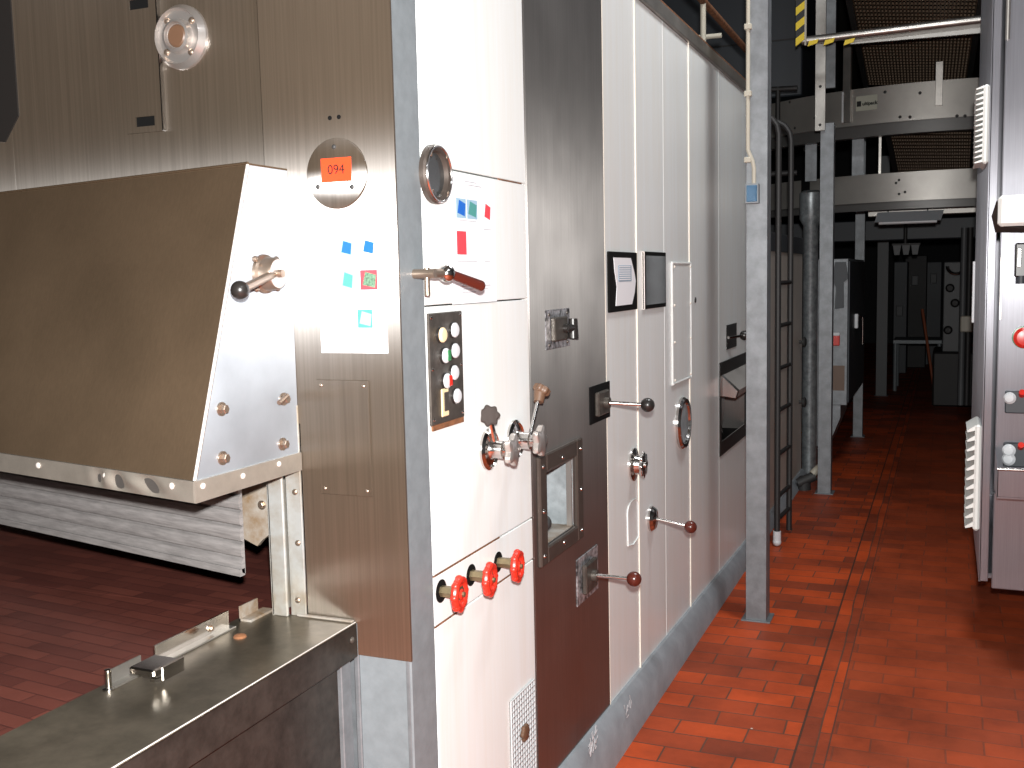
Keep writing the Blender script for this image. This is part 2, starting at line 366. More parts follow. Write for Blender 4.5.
# ------------------------------------------------------------------ bottle washing machine
YE = float(S(746, 300).y)+.12       # end of the tall part
ZT = float(S(700, 40).z)            # top of the side strip
ZW = ZT-.055
HZ = .9
mach = empty('washing_machine', (-2.0, 4.0, 0), 'long industrial bottle washing machine with white and stainless steel panels beside the aisle', 'machine')
def sidepanel(name, y0, y1, z0, z1, m, hole=None, proud=0., label=None, edge=True):
    b = MB(); g = .0018; x1 = XS+proud; x0 = XS-.03
    if hole is None: b.box(x0, x1, y0+g, y1-g, z0+g, z1-g, m, .0015)
    else:
        a0, a1, c0, c1 = hole
        b.box(x0, x1, y0+g, a0, z0+g, z1-g, m); b.box(x0, x1, a1, y1-g, z0+g, z1-g, m)
        b.box(x0, x1, a0, a1, z0+g, c0, m); b.box(x0, x1, a0, a1, c1, z1-g, m)
    return mk(name, b, mach, label=label)
YC = float(S(425, 300).y)
ya, yb = float(S(524, 100).y), float(S(602, 100).y)
b = MB(); b.box(XS-.14, XS, Y0+.006, YC, 0, 4.2, M['grey'], .003); mk('corner_post', b, mach, label='grey blue painted corner post')
Z1 = float(S(524, 184).z); Z2 = float(S(525, 299).z)
Z3 = (S(437, 572).z+S(503, 538).z)/2; Z4 = (S(437, 622).z+S(503, 584).z)/2
for z0, z1 in ((Z1, ZW), (Z2, Z1), (Z3, Z2), (Z4, Z3), (.03, Z4)):
    sidepanel('white_panel', YC, ya, z0, z1, M['white'])
for z_, a_, c_ in ((Z3, .0, .62), (Z4, .0, .25), (Z4, .55, .75), (Z1, .7, .95)): b = MB(); b.box(XS-.004, XS+.0004, YC+(ya-YC)*a_, YC+(ya-YC)*c_, z_-.0016, z_+.0012, M['rust']); mk('seam_rust', b, mach, label='rust along a panel seam')
# steel panel with its window
wc, ww, wh = srect(533, 444, 579, 562)
wy0, wy1 = float(S(542, 500).y), float(S(573, 500).y); wz0, wz1 = float(S(558, 536).z), float(S(558, 466).z)
sidepanel('steel_panel', ya, yb, .03, ZT+1.2, M['steel_dark'], (wy0, wy1, wz0, wz1), .003, 'dark brushed stainless steel panel')
seams = [634.7, 662.8, 688.3, 711.2, 733]
ys = [yb]+[float(S(x, 100).y) for x in seams]+[YE]
hop = None
hy0, hy1 = float(S(719, 400).y), float(S(745.5, 400).y); hz0, hz1 = float(S(731, 447).z), float(S(731, 358).z)
for i in range(len(ys)-1):
    if i == 3: sidepanel('white_panel', ys[i], hy0, .03, ZW, M['white'])
    elif i == 4: 
        sidepanel('white_panel', hy0, ys[6], .03, ZW, M['white'], (hy0+.02, hy1-.02, hz0+.03, hz1-.03))
    elif i == 5: continue
    else: sidepanel('white_panel', ys[i], ys[i+1], .03, ZW, M['white'])
for i, x in enumerate((0, 1, 3)):
    b = MB(); yy = ys[x] if x != 3 else ys[3]
    b.box(XS-.001, XS+.004, yy-.004, yy+.004, .05, ZW, M['edge'], .001); mk('seam_strip', b, mach)
b = MB(); b.box(XS-.03, XS+.012, yb+.01, YE, ZW, ZT, M['steel_plain'], .003); b.box(XS-.03, XS+.008, yb+.01, YE, ZT, ZT+.008, M['rust']); mk('top_rail', b, mach, label='grey steel rail along the top edge')
# core behind the panels
b = MB(); b.box(-1.32, -1.29, Y0+.12, YE, .03, ZT-.05, M['blackmatte']); b.box(-3.3, -1.05, YL+.03, YE, ZT-.05, ZT-.02, M['steel_plain'])
b.box(-3.3, -1.05, YE-.03, YE, .03, ZT, M['white_old']); b.box(-3.33, -3.3, YL, YE, .03, ZT, M['white_old'])
b.box(-3.3, -1.32, 3.9, 3.95, .03, 2.0, M['blackmatte']); b.box(-3.3, -1.32, YL+.05, 3.9, 1.34, 1.37, M['blackmatte']); mk('inner_housing', b, mach)
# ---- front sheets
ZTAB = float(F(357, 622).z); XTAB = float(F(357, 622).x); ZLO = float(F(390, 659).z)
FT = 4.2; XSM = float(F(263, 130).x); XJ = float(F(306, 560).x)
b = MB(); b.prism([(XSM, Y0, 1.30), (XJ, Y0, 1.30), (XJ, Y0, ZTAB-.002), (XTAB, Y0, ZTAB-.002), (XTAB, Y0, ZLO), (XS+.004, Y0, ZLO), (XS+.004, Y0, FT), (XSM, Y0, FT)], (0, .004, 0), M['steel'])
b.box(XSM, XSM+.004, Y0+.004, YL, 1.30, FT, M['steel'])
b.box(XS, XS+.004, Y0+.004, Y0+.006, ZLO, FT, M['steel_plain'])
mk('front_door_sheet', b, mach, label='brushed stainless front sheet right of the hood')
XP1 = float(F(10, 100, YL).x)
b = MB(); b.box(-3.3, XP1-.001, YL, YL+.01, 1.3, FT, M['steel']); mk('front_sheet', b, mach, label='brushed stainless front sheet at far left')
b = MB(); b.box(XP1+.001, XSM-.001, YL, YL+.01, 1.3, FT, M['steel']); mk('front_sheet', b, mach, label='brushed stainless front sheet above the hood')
# slotted cover strip
xa, xb = float(F(125, 60, YL).x), float(F(162, 60, YL).x); zb = float(F(144, 133, YL).z)
sl = MB(); 
zs0, zs1 = float(F(144, 122, YL).z), float(F(144, 4, YL).z); xc = (xa+xb)/2; hw, hh = .028, .011
def slots(b, zs):
    zz = zb
    for z in zs:
        b.box(xa, xb, YL-.006, YL, zz, z-hh, M['steel']); b.box(xa, xc-hw, YL-.006, YL, z-hh, z+hh, M['steel']); b.box(xc+hw, xb, YL-.006, YL, z-hh, z+hh, M['steel']); zz = z+hh
    b.box(xa, xb, YL-.006, YL, zz, FT, M['steel'])
    for z in zs: b.box(xc-hw, xc+hw, YL-.002, YL-.001, z-hh, z+hh, M['blackmatte'])
slots(sl, [zs0, zs1]); sl.box(xb, xb+.003, YL-.012, YL, zb, FT, M['chrome']); mk('slotted_cover_strip', sl, mach, label='stainless cover strip with two dark slots')
# round flange top left
c, w_, h_ = frect(162, 5, 204, 70, YL)
b = MB(); R = h_/2; b.lathe([(R, 0), (R, .008), (R*.86, .022), (R*.8, .012), (R*.55, .012), (R*.5, .026), (R*.42, .028), (R*.38, .02), (0, .02)], (0, 0, 0), (0, -1, 0), M['satin'], 40, cap=False)
fl_ = mk('round_flange', b, mach, c, label='polished round flange')
b = MB(); b.lathe([(R*.36, .02), (R*.3, .024), (0, .025)], (0, 0, 0), (0, -1, 0), M['tanknob'], 24); mk('centre_plug', b, fl_, c)
for a in (40, 130, 220, 310): rivet(fl_, c+Vector((R*.68*math.cos(math.radians(a)), -.012, R*.68*math.sin(math.radians(a)))), 0, .008)
# dark reflecting window at the left edge
b = MB(); c, w_, h_ = frect(-60, -40, 15, 145, YL); b.prism([(-w_/2, 0, -h_/2+.02), (w_/2-.05, 0, -h_/2), (w_/2, 0, -h_/2+.06), (w_/2, 0, h_/2), (-w_/2, 0, h_/2)], (0, -.004, 0), M['black'])
mk('inspection_window', b, mach, c, label='dark inspection window at the left edge')
# disc under the 094 tag
c, w_, h_ = frect(314, 138, 361, 209); RD = h_/2
b = MB(); b.lathe([(RD, 0), (RD, .003), (RD-.002, .004), (0, .004)], (0, 0, 0), (0, -1, 0), M['steel'], 48); cp = mk('round_cover_plate', b, mach, c, label='round steel cover plate on the front sheet')
for px, py in ((335, 147), (319, 187), (353, 187)):
    q = F(px, py); rivet(cp, Vector((q.x, Y0-.004, q.z)), 0, .005, M['rubber'])
for px, py in ((330, 118), (339, 117)):
    q = F(px, py); b = MB(); b.lathe([(.0045, 0), (.0045, .0015)], (0, 0, 0), (0, -1, 0), M['blackmatte'], 10); mk('screw_hole', b, mach, q)
q = F(338, 170); c, w_, h_ = frect(322.5, 158, 352.5, 182)
b = MB(); b.box(-w_/2, w_/2, -.001, 0, -h_/2, h_/2, M['tagred'])
tag = mk('number_sticker', b, None, (c.x, Y0-.0042, c.z), rot=Matrix.Rotation(-math.radians(0), 3, 'Y'), label='orange red sticker numbered 094 on the round cover plate', cat='sticker')
text_mesh('number_print', '094', h_*.56, M['inkblack'], tag, (c.x, Y0-.0056, c.z), 0, .0003)
# lower rectangular plate
c, w_, h_ = frect(319, 380, 371, 495)
b = MB(); b.box(-w_/2, w_/2, -.003, 0, -h_/2, h_/2, M['steel'], .001); bp_ = mk('blanking_plate', b, mach, c, label='rectangular steel blanking plate with four screws')
for sx in (-1, 1):
    for sz in (-1, 1): rivet(bp_, c+Vector((sx*(w_/2-.012), -.003, sz*(h_/2-.012))), 0, .004)
b = MB(); b.box(-3.2, -1.36, Y0, 3.88, ZTAB-.028, ZTAB-.008, M['belt']); mk('inner_belt', b, mach, label='red brown belt running into the opening')
# ---- jamb beside the infeed opening
xj0, xj1 = float(F(270, 560, Y0-.02).x), float(F(285, 560, Y0-.02).x)
b = MB(); b.box(xj0, xj1, Y0-.02, Y0-.012, ZTAB, 1.34, M['jamb'], .002); b.box(xj0, xj0+.004, Y0-.02, Y0+.10, ZTAB, 1.34, M['jamb']); b.box(xj1, XJ-.002, Y0-.006, Y0, ZTAB, 1.34, M['jamb'], .001)
b.box(xj0-.02, xj0, Y0+.09, Y0+.11, ZTAB-.01, 1.1, M['galv'])
jb = mk('opening_jamb', b, mach, label='stained pale metal jamb beside the opening')
for py in (492, 543, 600):
    q = F(295 if py < 520 else 298, py, Y0-.006); rivet(jb, (q.x, Y0-.006, q.z), 0, .007, M['bolt'])
a = F(247, 485, Y0+.03); z_ = F(268, 545, Y0+.03)
b = MB(); b.prism([(a.x-.03, Y0+.03, 1.34), (a.x-.03, Y0+.03, z_.z+.015), (a.x+.02, Y0+.03, z_.z-.005), (z_.x-.015, Y0+.03, z_.z+.01), (z_.x+.02, Y0+.03, z_.z+.035), (z_.x+.02, Y0+.03, 1.34)], (0, .012, 0), M['rustwhite'])
br = mk('bracket_plate', b, mach, label='whitish bracket plate rusted along its lower end'); q = F(262, 505, Y0+.03); bolt(br, q, 0, .007)
# ---- grey lower frame right of the table
b = MB(); b.box(XTAB-.0, XS-.002, Y0+.012, Y0+.02, 0, ZLO, M['galv'], .001); b.box(XS-.012, XS-.004, Y0+.004, Y0+.02, 0, ZLO, M['galv'], .001); b.box(XTAB-.012, XTAB, Y0-.0, Y0+.02, 0, ZTAB-.06, M['galv'], .002)
b.box(-3.25, XTAB-.012, Y0+.02, Y0+.03, 0, .80, M['galv'])
mk('lower_front_frame', b, mach, label='galvanised lower front frame')

# ---- items on the long side
def disc_cup(b, r, d=.001): b.lathe([(r, 0), (r, d)], (0, 0, 0), (0, -1, 0), M['blackmatte'], 20)
# porthole beside the corner post
c, w_, h_ = srect(419, 145, 445, 204); R = h_/2
b = MB(); b.lathe([(R, 0), (R, .010), (R*.9, .018), (R*.78, .015), (R*.74, .004)], (0, 0, 0), (0, -1, 0), M['frame'], 40, cap=False)
b.torus((0, -.017, 0), (0, -1, 0), R*.93, .003, M['chrome'], 40, 6)
ph = mk('porthole', b, mach, c+Vector((0, w_*.0, 0)), SIDE, label='round dark glazed porthole next to the corner post')
b = MB(); b.lathe([(0, .003), (R*.75, .003), (R*.75, .005), (0, .006)], (0, 0, 0), (0, -1, 0), M['glassy'], 40, cap=False); mk('porthole_glass', b, ph, c, SIDE)
for a in range(4): rivet(ph, c+Vector((.018, R*.85*math.cos(a*PI/2+.8), R*.85*math.sin(a*PI/2+.8))), SIDE, .004)
# latch handle on the corner post
c = S(414, 274)
b = MB(); b.tube([(0, 0, 0), (0, -.05, .0)], .010, M['bolt']); b.cyl((-.0, -.03, -.045), (0, -.03, .012), .006, M['bolt']); b.cyl((0, -.04, 0), (.05, -.045, 0), .010, M['bolt'])
lt = mk('latch_handle', b, mach, c, SIDE, label='latch with brown cylindrical grip on the corner post')
b = MB(); b.ball((0.055, -.048, 0), .019, M['chrome']); mk('pivot_ball', b, lt, c, SIDE)
b = MB(); b.cyl((.06, -.05, 0), (.165, -.075, -.028), .010, M['brown'], .0125); b.ball((.165, -.075, -.028), .0125, M['brown'], 14); mk('grip', b, lt, c, SIDE)
# control panel with eight buttons
c, w_, h_ = srect(427.5, 312, 461, 422)
b = MB(); b.box(-w_/2, w_/2, -.006, 0, -h_/2, h_/2, M['plate'], .002); b.box(-w_/2+.01, w_/2, -.004, 0, -h_/2-.012, -h_/2, M['rust'])
pn = mk('button_panel', b, mach, c, SIDE, label='grimy metal panel with two columns of buttons')
def btn(u, v, lens, half=None, square=False):
    p = c+Vector((.006, u*w_/2, v*h_/2)); b = MB()
    if square:
        b.box(-.017, .017, -.004, 0, -.032, .03, M['bcream'], .002); b.box(-.008, .014, -.006, -.004, -.02, .022, M['plate'], .001); return mk('button_plate', b, pn, p, SIDE)
    b.lathe([(.0185, 0), (.0185, .003), (.016, .005)], (0, 0, 0), (0, -1, 0), M['black'], 24); o = mk('push_button', b, pn, p, SIDE)
    b = MB()
    b.lathe([(.0165, .004), (.0165, .008), (.013, .011), (0, .012)], (0, 0, 0), (0, -1, 0), lens, 24); mk('lens', b, o, p, SIDE)
    if half:
        b = MB(); b.box(-.001, .0135, -.0135, -.008, -.012, .012, half, .002); mk('colour_half', b, o, p, SIDE)
btn(-.36, .60, M['bcream']); btn(.38, .66, M['bwhite']); btn(-.2, .22, M['bwhite'], M['bgreen']); btn(.38, .28, M['bwhite'])
btn(-.16, -.24, M['bwhite'], M['bred']); btn(.30, -.12, M['bwhite']); btn(-.25, -.62, None, square=True); btn(.42, -.56, M['bwhite'])
for u, v in ((-.85, .92), (.88, .93), (-.85, -.9), (.88, -.9), (-.85, 0), (.88, 0)): rivet(pn, c+Vector((.006, u*w_/2, v*h_/2)), SIDE, .004, M['chrome'])
# sampling taps
def star(b, o, d, r, h, m, n=7, amp=.10):
    o = Vector(o); d = Vector(d).normalized(); q = d.to_track_quat('Z', 'Y'); seg = n*8
    def ring(sc, z): return [b.bm.verts.new(o+q@Vector(((r*sc*(1+amp*math.cos(n*t)))*math.cos(t), (r*sc*(1+amp*math.cos(n*t)))*math.sin(t), z))) for t in [2*PI*k/seg for k in range(seg)]]
    rs = [ring(.8, 0), ring(.97, h*.2), ring(1, h*.5), ring(.97, h*.85), ring(.8, h)]; fs = []
    for A, B in zip(rs, rs[1:]):
        for k in range(seg): j = (k+1) % seg; fs.append(b.bm.faces.new((A[k], A[j], B[j], B[k])))
    fs.append(b.bm.faces.new(rs[0][::-1])); fs.append(b.bm.faces.new(rs[-1])); b._tag(fs, m)
def wing(b, o, d, r, m):   # three-lobed cross handle
    o = Vector(o); d = Vector(d).normalized(); q = d.to_track_quat('Z', 'Y')
    b.lathe([(r*.42, -.004), (r*.5, .006), (r*.4, .018), (0, .02)], o, d, m, 20)
    for k in range(3):
        t = 2*PI*k/3+.5; e = q@Vector((math.cos(t), math.sin(t), 0)); b.cyl(o+d*.007, o+d*.007+e*r, r*.36, m, r*.26, 12); b.ball(o+d*.007+e*r, r*.28, m, 12)
c1, _, h1 = srect(478, 428, 500, 470); R = h1/2; c = S(488, 449)
b = MB(); b.lathe([(R, 0), (R, .006), (R*.85, .012), (R*.8, .008), (R*.5, .012), (R*.42, .02), (R*.42, .042), (R*.3, .044), (R*.26, .055)], (0, 0, 0), (0, -1, 0), M['chrome'], 36)
b.cyl((-.0, -.018, R*.3), (-.014, -.012, R*1.45), R*.17, M['chrome'])
tp = mk('sampling_tap', b, mach, c, SIDE, label='chrome tap with dark star knob standing up')
b = MB(); star(b, (-.012, -.010, R*1.62), (-.85, -.5, .2), R*.48, .018, M['greyknob']); mk('star_knob', b, tp, c, SIDE)
b = MB(); star(b, (0, -.054, 0), (.02, -1, 0), R*.68, .020, M['satin'], 5, .2); mk('tap_wing_handle', b, tp, c, SIDE)
c1, _, h1 = srect(503, 419, 522, 462); c = S(514, 440); R = h1/2*.95
b = MB(); b.lathe([(R, 0), (R, .006), (R*.85, .012), (R*.8, .008), (R*.5, .012), (R*.42, .02), (R*.42, .046), (R*.3, .048), (R*.26, .062)], (0, 0, 0), (0, -1, 0), M['chrome'], 36)
tp = mk('sampling_tap', b, mach, c, SIDE, label='chrome tap with slanting rod and tan knob')
b = MB(); star(b, (0, -.061, 0), (.02, -1, 0), R*.68, .020, M['satin'], 5, .2); mk('tap_wing_handle', b, tp, c, SIDE)
kn = S(540, 393, XS+.045)-c
b = MB(); b.cyl((.01, -.04, .01), (kn.y, -.045, kn.z), .005, M['chrome']); mk('tap_rod', b, tp, c, SIDE)
b = MB(); u_ = Vector((kn.y, -.045, kn.z)); star(b, u_, (.45, -.3, .8), .022, .020, M['tanknob'], 6); b.cyl(u_-Vector((.012, -.0, .022)), u_+Vector((.002, 0, .004)), .013, M['tanknob'], .017); mk('rod_knob', b, tp, c, SIDE)
# three red hand wheels
for (hx, hy), (kx, ky), n_ in (((441, 591), (459.5, 594), 1), ((471, 575), (490, 579.5), 2), ((498, 562), (517.5, 566), 3)):
    c = S(hx, hy); e = None
    b = MB(); b.lathe([(.026, 0), (.026, .0012)], (0, 0, 0), (0, -1, 0), M['blackmatte'], 20)
    # stem length so that the wheel stands out from the panel into the aisle
    for pr in np.linspace(.02, .2, 60):
        k = S(kx, ky, XS+pr)
        if k.y <= c.y+.004: break
    b.cyl((0, 0, 0), (0, -.035, 0), .013, M['brass'], seg=6); b.cyl((0, -.035, 0), (0, -.05, 0), .017, M['brass'], seg=6); b.cyl((0, -.05, 0), (0, -pr, k.z-c.z), .0075, M['brass'])
    vv = mk('hand_valve', b, mach, c, SIDE, label='brass valve stem with red hand wheel, %s of the row of three' % ('nearest the corner post', 'middle one', 'nearest the steel panel')[n_-1])
    b = MB(); o = Vector((k.y-c.y, -pr, k.z-c.z)); d = Vector((.10, -1, 0)).normalized(); R = .031
    b.torus(o, d, R, .009, M['red'], 32, 10); q = d.to_track_quat('Z', 'Y')
    for j in range(8): t = 2*PI*j/8; b.ball(o+q@Vector(((R+.0022)*math.cos(t), (R+.0022)*math.sin(t), 0)), .0096, M['red'], 10)
    for j in range(5): t = 2*PI*j/5+.3; b.cyl(o, o+q@Vector((R*math.cos(t), R*math.sin(t), 0)), .005, M['red'], seg=8)
    b.lathe([(.013, -.006), (.014, .004), (.010, .008)], o, d, M['red'], 16); b.lathe([(.006, .008), (.006, .013)], o, d, M['brass'], 6); mk('hand_wheel', b, vv, c, SIDE)
# round hole behind strip lines
# ventilation grille
c, w_, h_ = srect(509.5, 699, 534, 860)
g0, g1 = float(S(510, 720).y), float(S(533.5, 720).y); gz1 = float(S(521, 691).z); gz0 = gz1-.42
b = MB(); W = g1-g0; H = gz1-gz0; b.box(-W/2, W/2, -.002, 0, -H/2, H/2, M['blackmatte'])
n = 11; mm = 28
for i in range(n): x = -W/2+W*i/(n-1); b.box(x-.0019, x+.0019, -.006, -.002, -H/2, H/2, M['gbar'])
for i in range(mm): z = -H/2+H*i/(mm-1); b.box(-W/2, W/2, -.006, -.002, z-.0019, z+.0019, M['gbar'])
gr = mk('vent_grille', b, mach, (XS, (g0+g1)/2, (gz0+gz1)/2), SIDE, label='square mesh vent grille low on the white panel')
for dz in (.10, -.10):
    b = MB(); star(b, (0, -.006, 0), (0, -1, 0), .022, .012, M['tanknob'], 6); mk('grille_knob', b, gr, (XS, (g0+g1)/2-.01, (gz0+gz1)/2+dz), SIDE)
# latches and plates on the steel panel
XP = XS+.003
def latch(px0, py0, px1, py1, knobm, label, m=None, handle=True):
    c, w_, h_ = srect(px0, py0, px1, py1, XP); b = MB(); b.box(-w_/2, w_/2, -.003, 0, -h_/2, h_/2, m or M['worn'], .001)
    o = mk('latch_plate', b, mach, c, SIDE, label=label)
    b = MB(); b.box(-w_*.32, w_*.2, -.018, -.003, -h_*.3, h_*.3, M['plate'], .003); b.cyl((w_*.05, -.003, 0), (w_*.05, -.03, 0), .013, knobm); b.cyl((w_*.02, -.022, 0), (w_*.25, -.03, -.0), .012, knobm); b.cyl((w_*.25, -.03, -.03), (w_*.25, -.03, .026), .016, knobm, .013)
    mk('latch_knob', b, o, c, SIDE)
    for sx in (-1, 1):
        for sz in (-1, 1): rivet(o, c+Vector((.003, sx*w_*.38, sz*h_*.38)), SIDE, .005, M['plate'])
    return o
latch(545, 309, 569, 348, M['black'], 'small polished latch with black knob on the steel panel')
def lever(px0, py0, px1, py1, bx, by, ballm, label, platem, r=.028, zs=None, round_=False, gap=0.):
    c, w_, h_ = srect(px0, py0, px1, py1, XP if px0 < 605 else XS); b = MB()
    if round_: b.lathe([(h_/2, 0), (h_/2, .008), (h_/2*.8, .02), (h_/2*.3, .024)], (0, 0, 0), (0, -1, 0), M['chrome'], 28)
    else:
        b.box(-w_/2, w_/2, -.004, 0, -h_/2, h_/2, platem, .001); b.box(-w_*.3, w_*.25, -.02, -.004, -h_*.32, h_*.32, M['plate'] if platem != M['chrome'] else M['black'], .004)
        b.cyl((0, -.004, 0), (0, -.035, 0), .018, M['plate'])
    o = mk('lever', b, mach, c, SIDE, label=label)
    k = S(bx, by, XS+.15)-c; k = Vector((k.y, -(k.x), k.z))
    b = MB(); b.cyl((0, -.02, 0), k, .0075, M['chrome'], .006); mk('lever_rod', b, o, c, SIDE)
    b = MB(); b.ball(k, r, ballm, 24); b.cyl(k*.93, k, .012, ballm); mk('ball_knob', b, o, c, SIDE)
lever(589, 384, 609, 421, 647.5, 405, M['black'], 'steel lever with black ball, upper one on the steel panel', M['blackmatte'], .023)
lever(576, 552, 597, 598, 634, 579, M['brown'], 'steel lever with brown ball, lower one on the steel panel', M['worn'], .0235)
lever(646, 506, 655, 531, 690.5, 527, M['brown'], 'steel lever with brown ball on the white panel', M['chrome'], .024, round_=True)
# window frame
c, w_, h_ = srect(533, 445, 579, 557, XP)
fy0, fy1 = float(S(535, 500).y), float(S(578.5, 500).y); fz1 = float(S(556, 447).z); fz0 = float(S(556, 554).z)
b = MB(); W = fy1-fy0; H = fz1-fz0; cy, cz = (fy0+fy1)/2, (fz0+fz1)/2
b.frame(-W/2, W/2, -H/2, H/2, wy0-fy0, wz0-fz0, -.014, 0, M['frame'], .004)
wf = mk('window_frame', b, mach, (XP, cy, cz), SIDE, label='dark bolted frame around the inspection window')
for sx, sz in ((-1, -1), (-1, 0), (-1, 1), (0, 1), (1, 1), (1, 0), (1, -1), (0, -1)): rivet(wf, (XP+.014, cy+sx*(W/2-.022), cz+sz*(H/2-.03)), SIDE, .0065, M['chrome'])
b = MB(); d = .2; iy0, iy1 = wy0-cy+.0015, wy1-cy-.0015; iz0, iz1 = wz0-cz+.0015, wz1-cz-.0015
b.box(iy0-.01, iy1+.01, d, d+.01, iz0-.01, iz1+.01, M['inner']); b.box(iy0-.01, iy0, 0.003, d, iz0, iz1, M['inner']); b.box(iy1, iy1+.01, .003, d, iz0, iz1, M['inner']); b.box(iy1-.010, iy1-.001, .004, .02, iz0, iz1, M['satin']); b.box(iy0, iy1, .003, d, iz0-.01, iz0, M['rustwhite']); b.box(iy0, iy1, .003, d, iz1, iz1+.01, M['inner'])
mk('window_recess', b, mach, (XP, cy, cz), SIDE)
b = MB(); kx_ = float(S(550, 524).y)-cy; kz_ = float(S(550, 524).z)-cz; b.cyl((kx_-.05, .03, kz_), (kx_, .025, kz_), .014, M['rubber']); b.ball((kx_+.005, .025, kz_), .024, M['rubber']); b.cyl((kx_-.05, .03, iz0), (kx_-.05, .03, kz_+.01), .01, M['chrome']); mk('inner_knob', b, mach, (XP, cy, cz), SIDE, label='dark rubber knob inside the window recess')
# white panel fittings
c, w_, h_ = srect(625, 448, 641, 481); R = h_/2
b = MB(); b.lathe([(R, 0), (R, .006), (R*.6, .012), (R*.5, .03), (R*.2, .032)], (0, 0, 0), (0, -1, 0), M['chrome'], 30); rs = mk('rosette', b, mach, c, SIDE, label='chrome rosette with star knob on the white panel')
b = MB(); star(b, (0, -.030, 0), (0, -1, 0), R*.75, .014, M['chrome'], 8); b.cyl((0, -.02, 0), (0, -.05, 0), .01, M['chrome']); mk('star_knob', b, rs, c, SIDE)
c, w_, h_ = srect(626, 500, 639, 545); b = MB(); pts = [(-w_*.4, -.002, -h_*.42)]+[(w_*.42*math.cos(t)-.0, -.002, h_*.30+h_*.2*math.sin(t)) for t in np.linspace(PI, 0, 10)]+[(w_*.42, -.002, -h_*.42), (0, -.002, -h_*.5), (-w_*.4, -.002, -h_*.42)]
b.tube(pts, .0022, M['white']); mk('weld_bead', b, mach, c, SIDE)
c, w_, h_ = srect(671, 262, 690, 382); b = MB(); b.box(-w_/2, w_/2, -.004, 0, -h_/2, h_/2, M['white'], .003); b.frame(-w_/2, w_/2, -h_/2, h_/2, .010, .010, -.008, -.003, M['white'], .003)
hc = mk('hatch_cover', b, mach, c, SIDE, label='narrow white hatch cover')
for z in (.46, .15, -.15, -.46): 
    for x in (-.42, .42): rivet(hc, c+Vector((.008, x*w_, z*h_)), SIDE, .006, M['edge'])
c, w_, h_ = srect(674.5, 397, 688.5, 449); R = h_/2
b = MB(); b.lathe([(R, 0), (R, .01), (R*.93, .02), (R*.8, .018), (R*.76, .008)], (0, 0, 0), (0, -1, 0), M['chrome'], 40, cap=False); ph = mk('porthole', b, mach, c, SIDE, label='oval looking chrome rimmed porthole on the white panel')
b = MB(); b.lathe([(R*.78, .004), (R*.78, .009), (0, .012)], (0, 0, 0), (0, -1, 0), M['inner'], 40); mk('porthole_glass', b, ph, c, SIDE)
q = S(695, 300); b = MB(); b.lathe([(.012, 0), (.012, .004)], (0, 0, 0), (0, -1, 0), M['black'], 12); mk('plug', b, mach, q, SIDE)
c, w_, h_ = srect(726, 324, 736, 348); b = MB(); b.box(-w_/2, w_/2, -.004, 0, -h_/2, h_/2, M['black'], .001); lp = mk('latch_plate', b, mach, c, SIDE, label='black latch plate above the hopper')
b = MB(); b.cyl((-w_*.5, -.012, 0), (.02, -.05, -.0), .007, M['chrome']); b.ball((.05, -.06, -.0), .026, M['black']); mk('latch_knob', b, lp, c, SIDE)
# black hopper recess
W = hy1-hy0; H = hz1-hz0; c = Vector((XS, (hy0+hy1)/2, (hz0+hz1)/2))
b = MB(); b.frame(-W/2, W/2, -H/2, H/2, .035, .07, -.006, 0, M['black'], .001)
hp = mk('hopper', b, mach, c, SIDE, label='black framed recessed hopper with steel flap')
b = MB(); b.box(-W/2+.03, W/2-.03, .16, .17, -H/2, H/2, M['inner']); b.box(-W/2+.015, -W/2+.022, 0, .17, -H/2+.03, H/2-.03, M['glassy']); b.box(W/2-.022, W/2-.015, 0, .17, -H/2+.03, H/2-.03, M['steel_dark']); b.box(-W/2+.02, W/2-.02, 0, .17, -H/2+.03, -H/2+.04, M['blackmatte'])
b.cyl((-.05, .05, -H*.36), (-.09, .09, H*.2), .008, M['chrome']); b.lathe([(.14, 0), (.15, .05), (.11, .06)], (.13, .15, -.05), (0, -1, 0), M['steel_dark'], 24); mk('hopper_recess', b, hp, c, SIDE)
b = MB(); zz = H/2-.10; b.prism([(-W/2+.03, 0, zz+.04), (-W/2+.03, -.085, zz-.04), (-W/2+.03, -.075, zz-.075), (-W/2+.03, 0, zz-.065)], (.05, 0, 0), M['chrome']); b.prism([(-W/2+.08, 0, zz+.04), (-W/2+.08, -.085, zz-.04), (-W/2+.08, -.075, zz-.075), (-W/2+.08, 0, zz-.065)], (W-.11, 0, 0), M['steel_dark']); mk('hopper_flap', b, hp, c, SIDE)

# framed notices (hang on the machine: things)
c, w_, h_ = srect(607, 252, 635, 311)
b = MB(); b.box(-w_/2, w_/2, -.008, 0, -h_/2, h_/2, M['blackmatte'], .002)
nf = mk('notice_frame', b, None, c+Vector((.0005, 0, 0)), SIDE, label='black wall frame holding a crumpled white printed sheet', cat='frame')
b = MB(); nn = 12; W, H = w_*.74, h_*.80; pts = []
pr = [(-W/2, H/2), (W*.32, H/2), (W*.5, H*.18), (W*.56, 0), (W*.5, -H*.25), (W*.36, -H/2), (-W*.42, -H/2), (-W*.36, -H*.1), (-W*.45, H*.2)]
b.prism([(x, -.011, z) for x, z in pr], (0, .002, 0), M['paper']); b.box(-W*.3, W*.33, -.0118, -.011, 0, H*.34, M['bolster'])
for k in range(7): b.box(-W*.26, W*.28, -.0124, -.0118, H*(.03+.045*k), H*(.03+.045*k)+.004, M['paper'])
sh = mk('printed_sheet', b, nf, c, SIDE, label='crumpled white sheet')
c, w_, h_ = srect(642, 252, 664, 308)
b = MB(); b.box(-w_/2, w_/2, -.008, 0, -h_/2, h_/2, M['blackmatte'], .002); b.box(-w_/2, -w_/2+.006, -.009, 0, -h_/2, h_/2, M['edge_steel'])
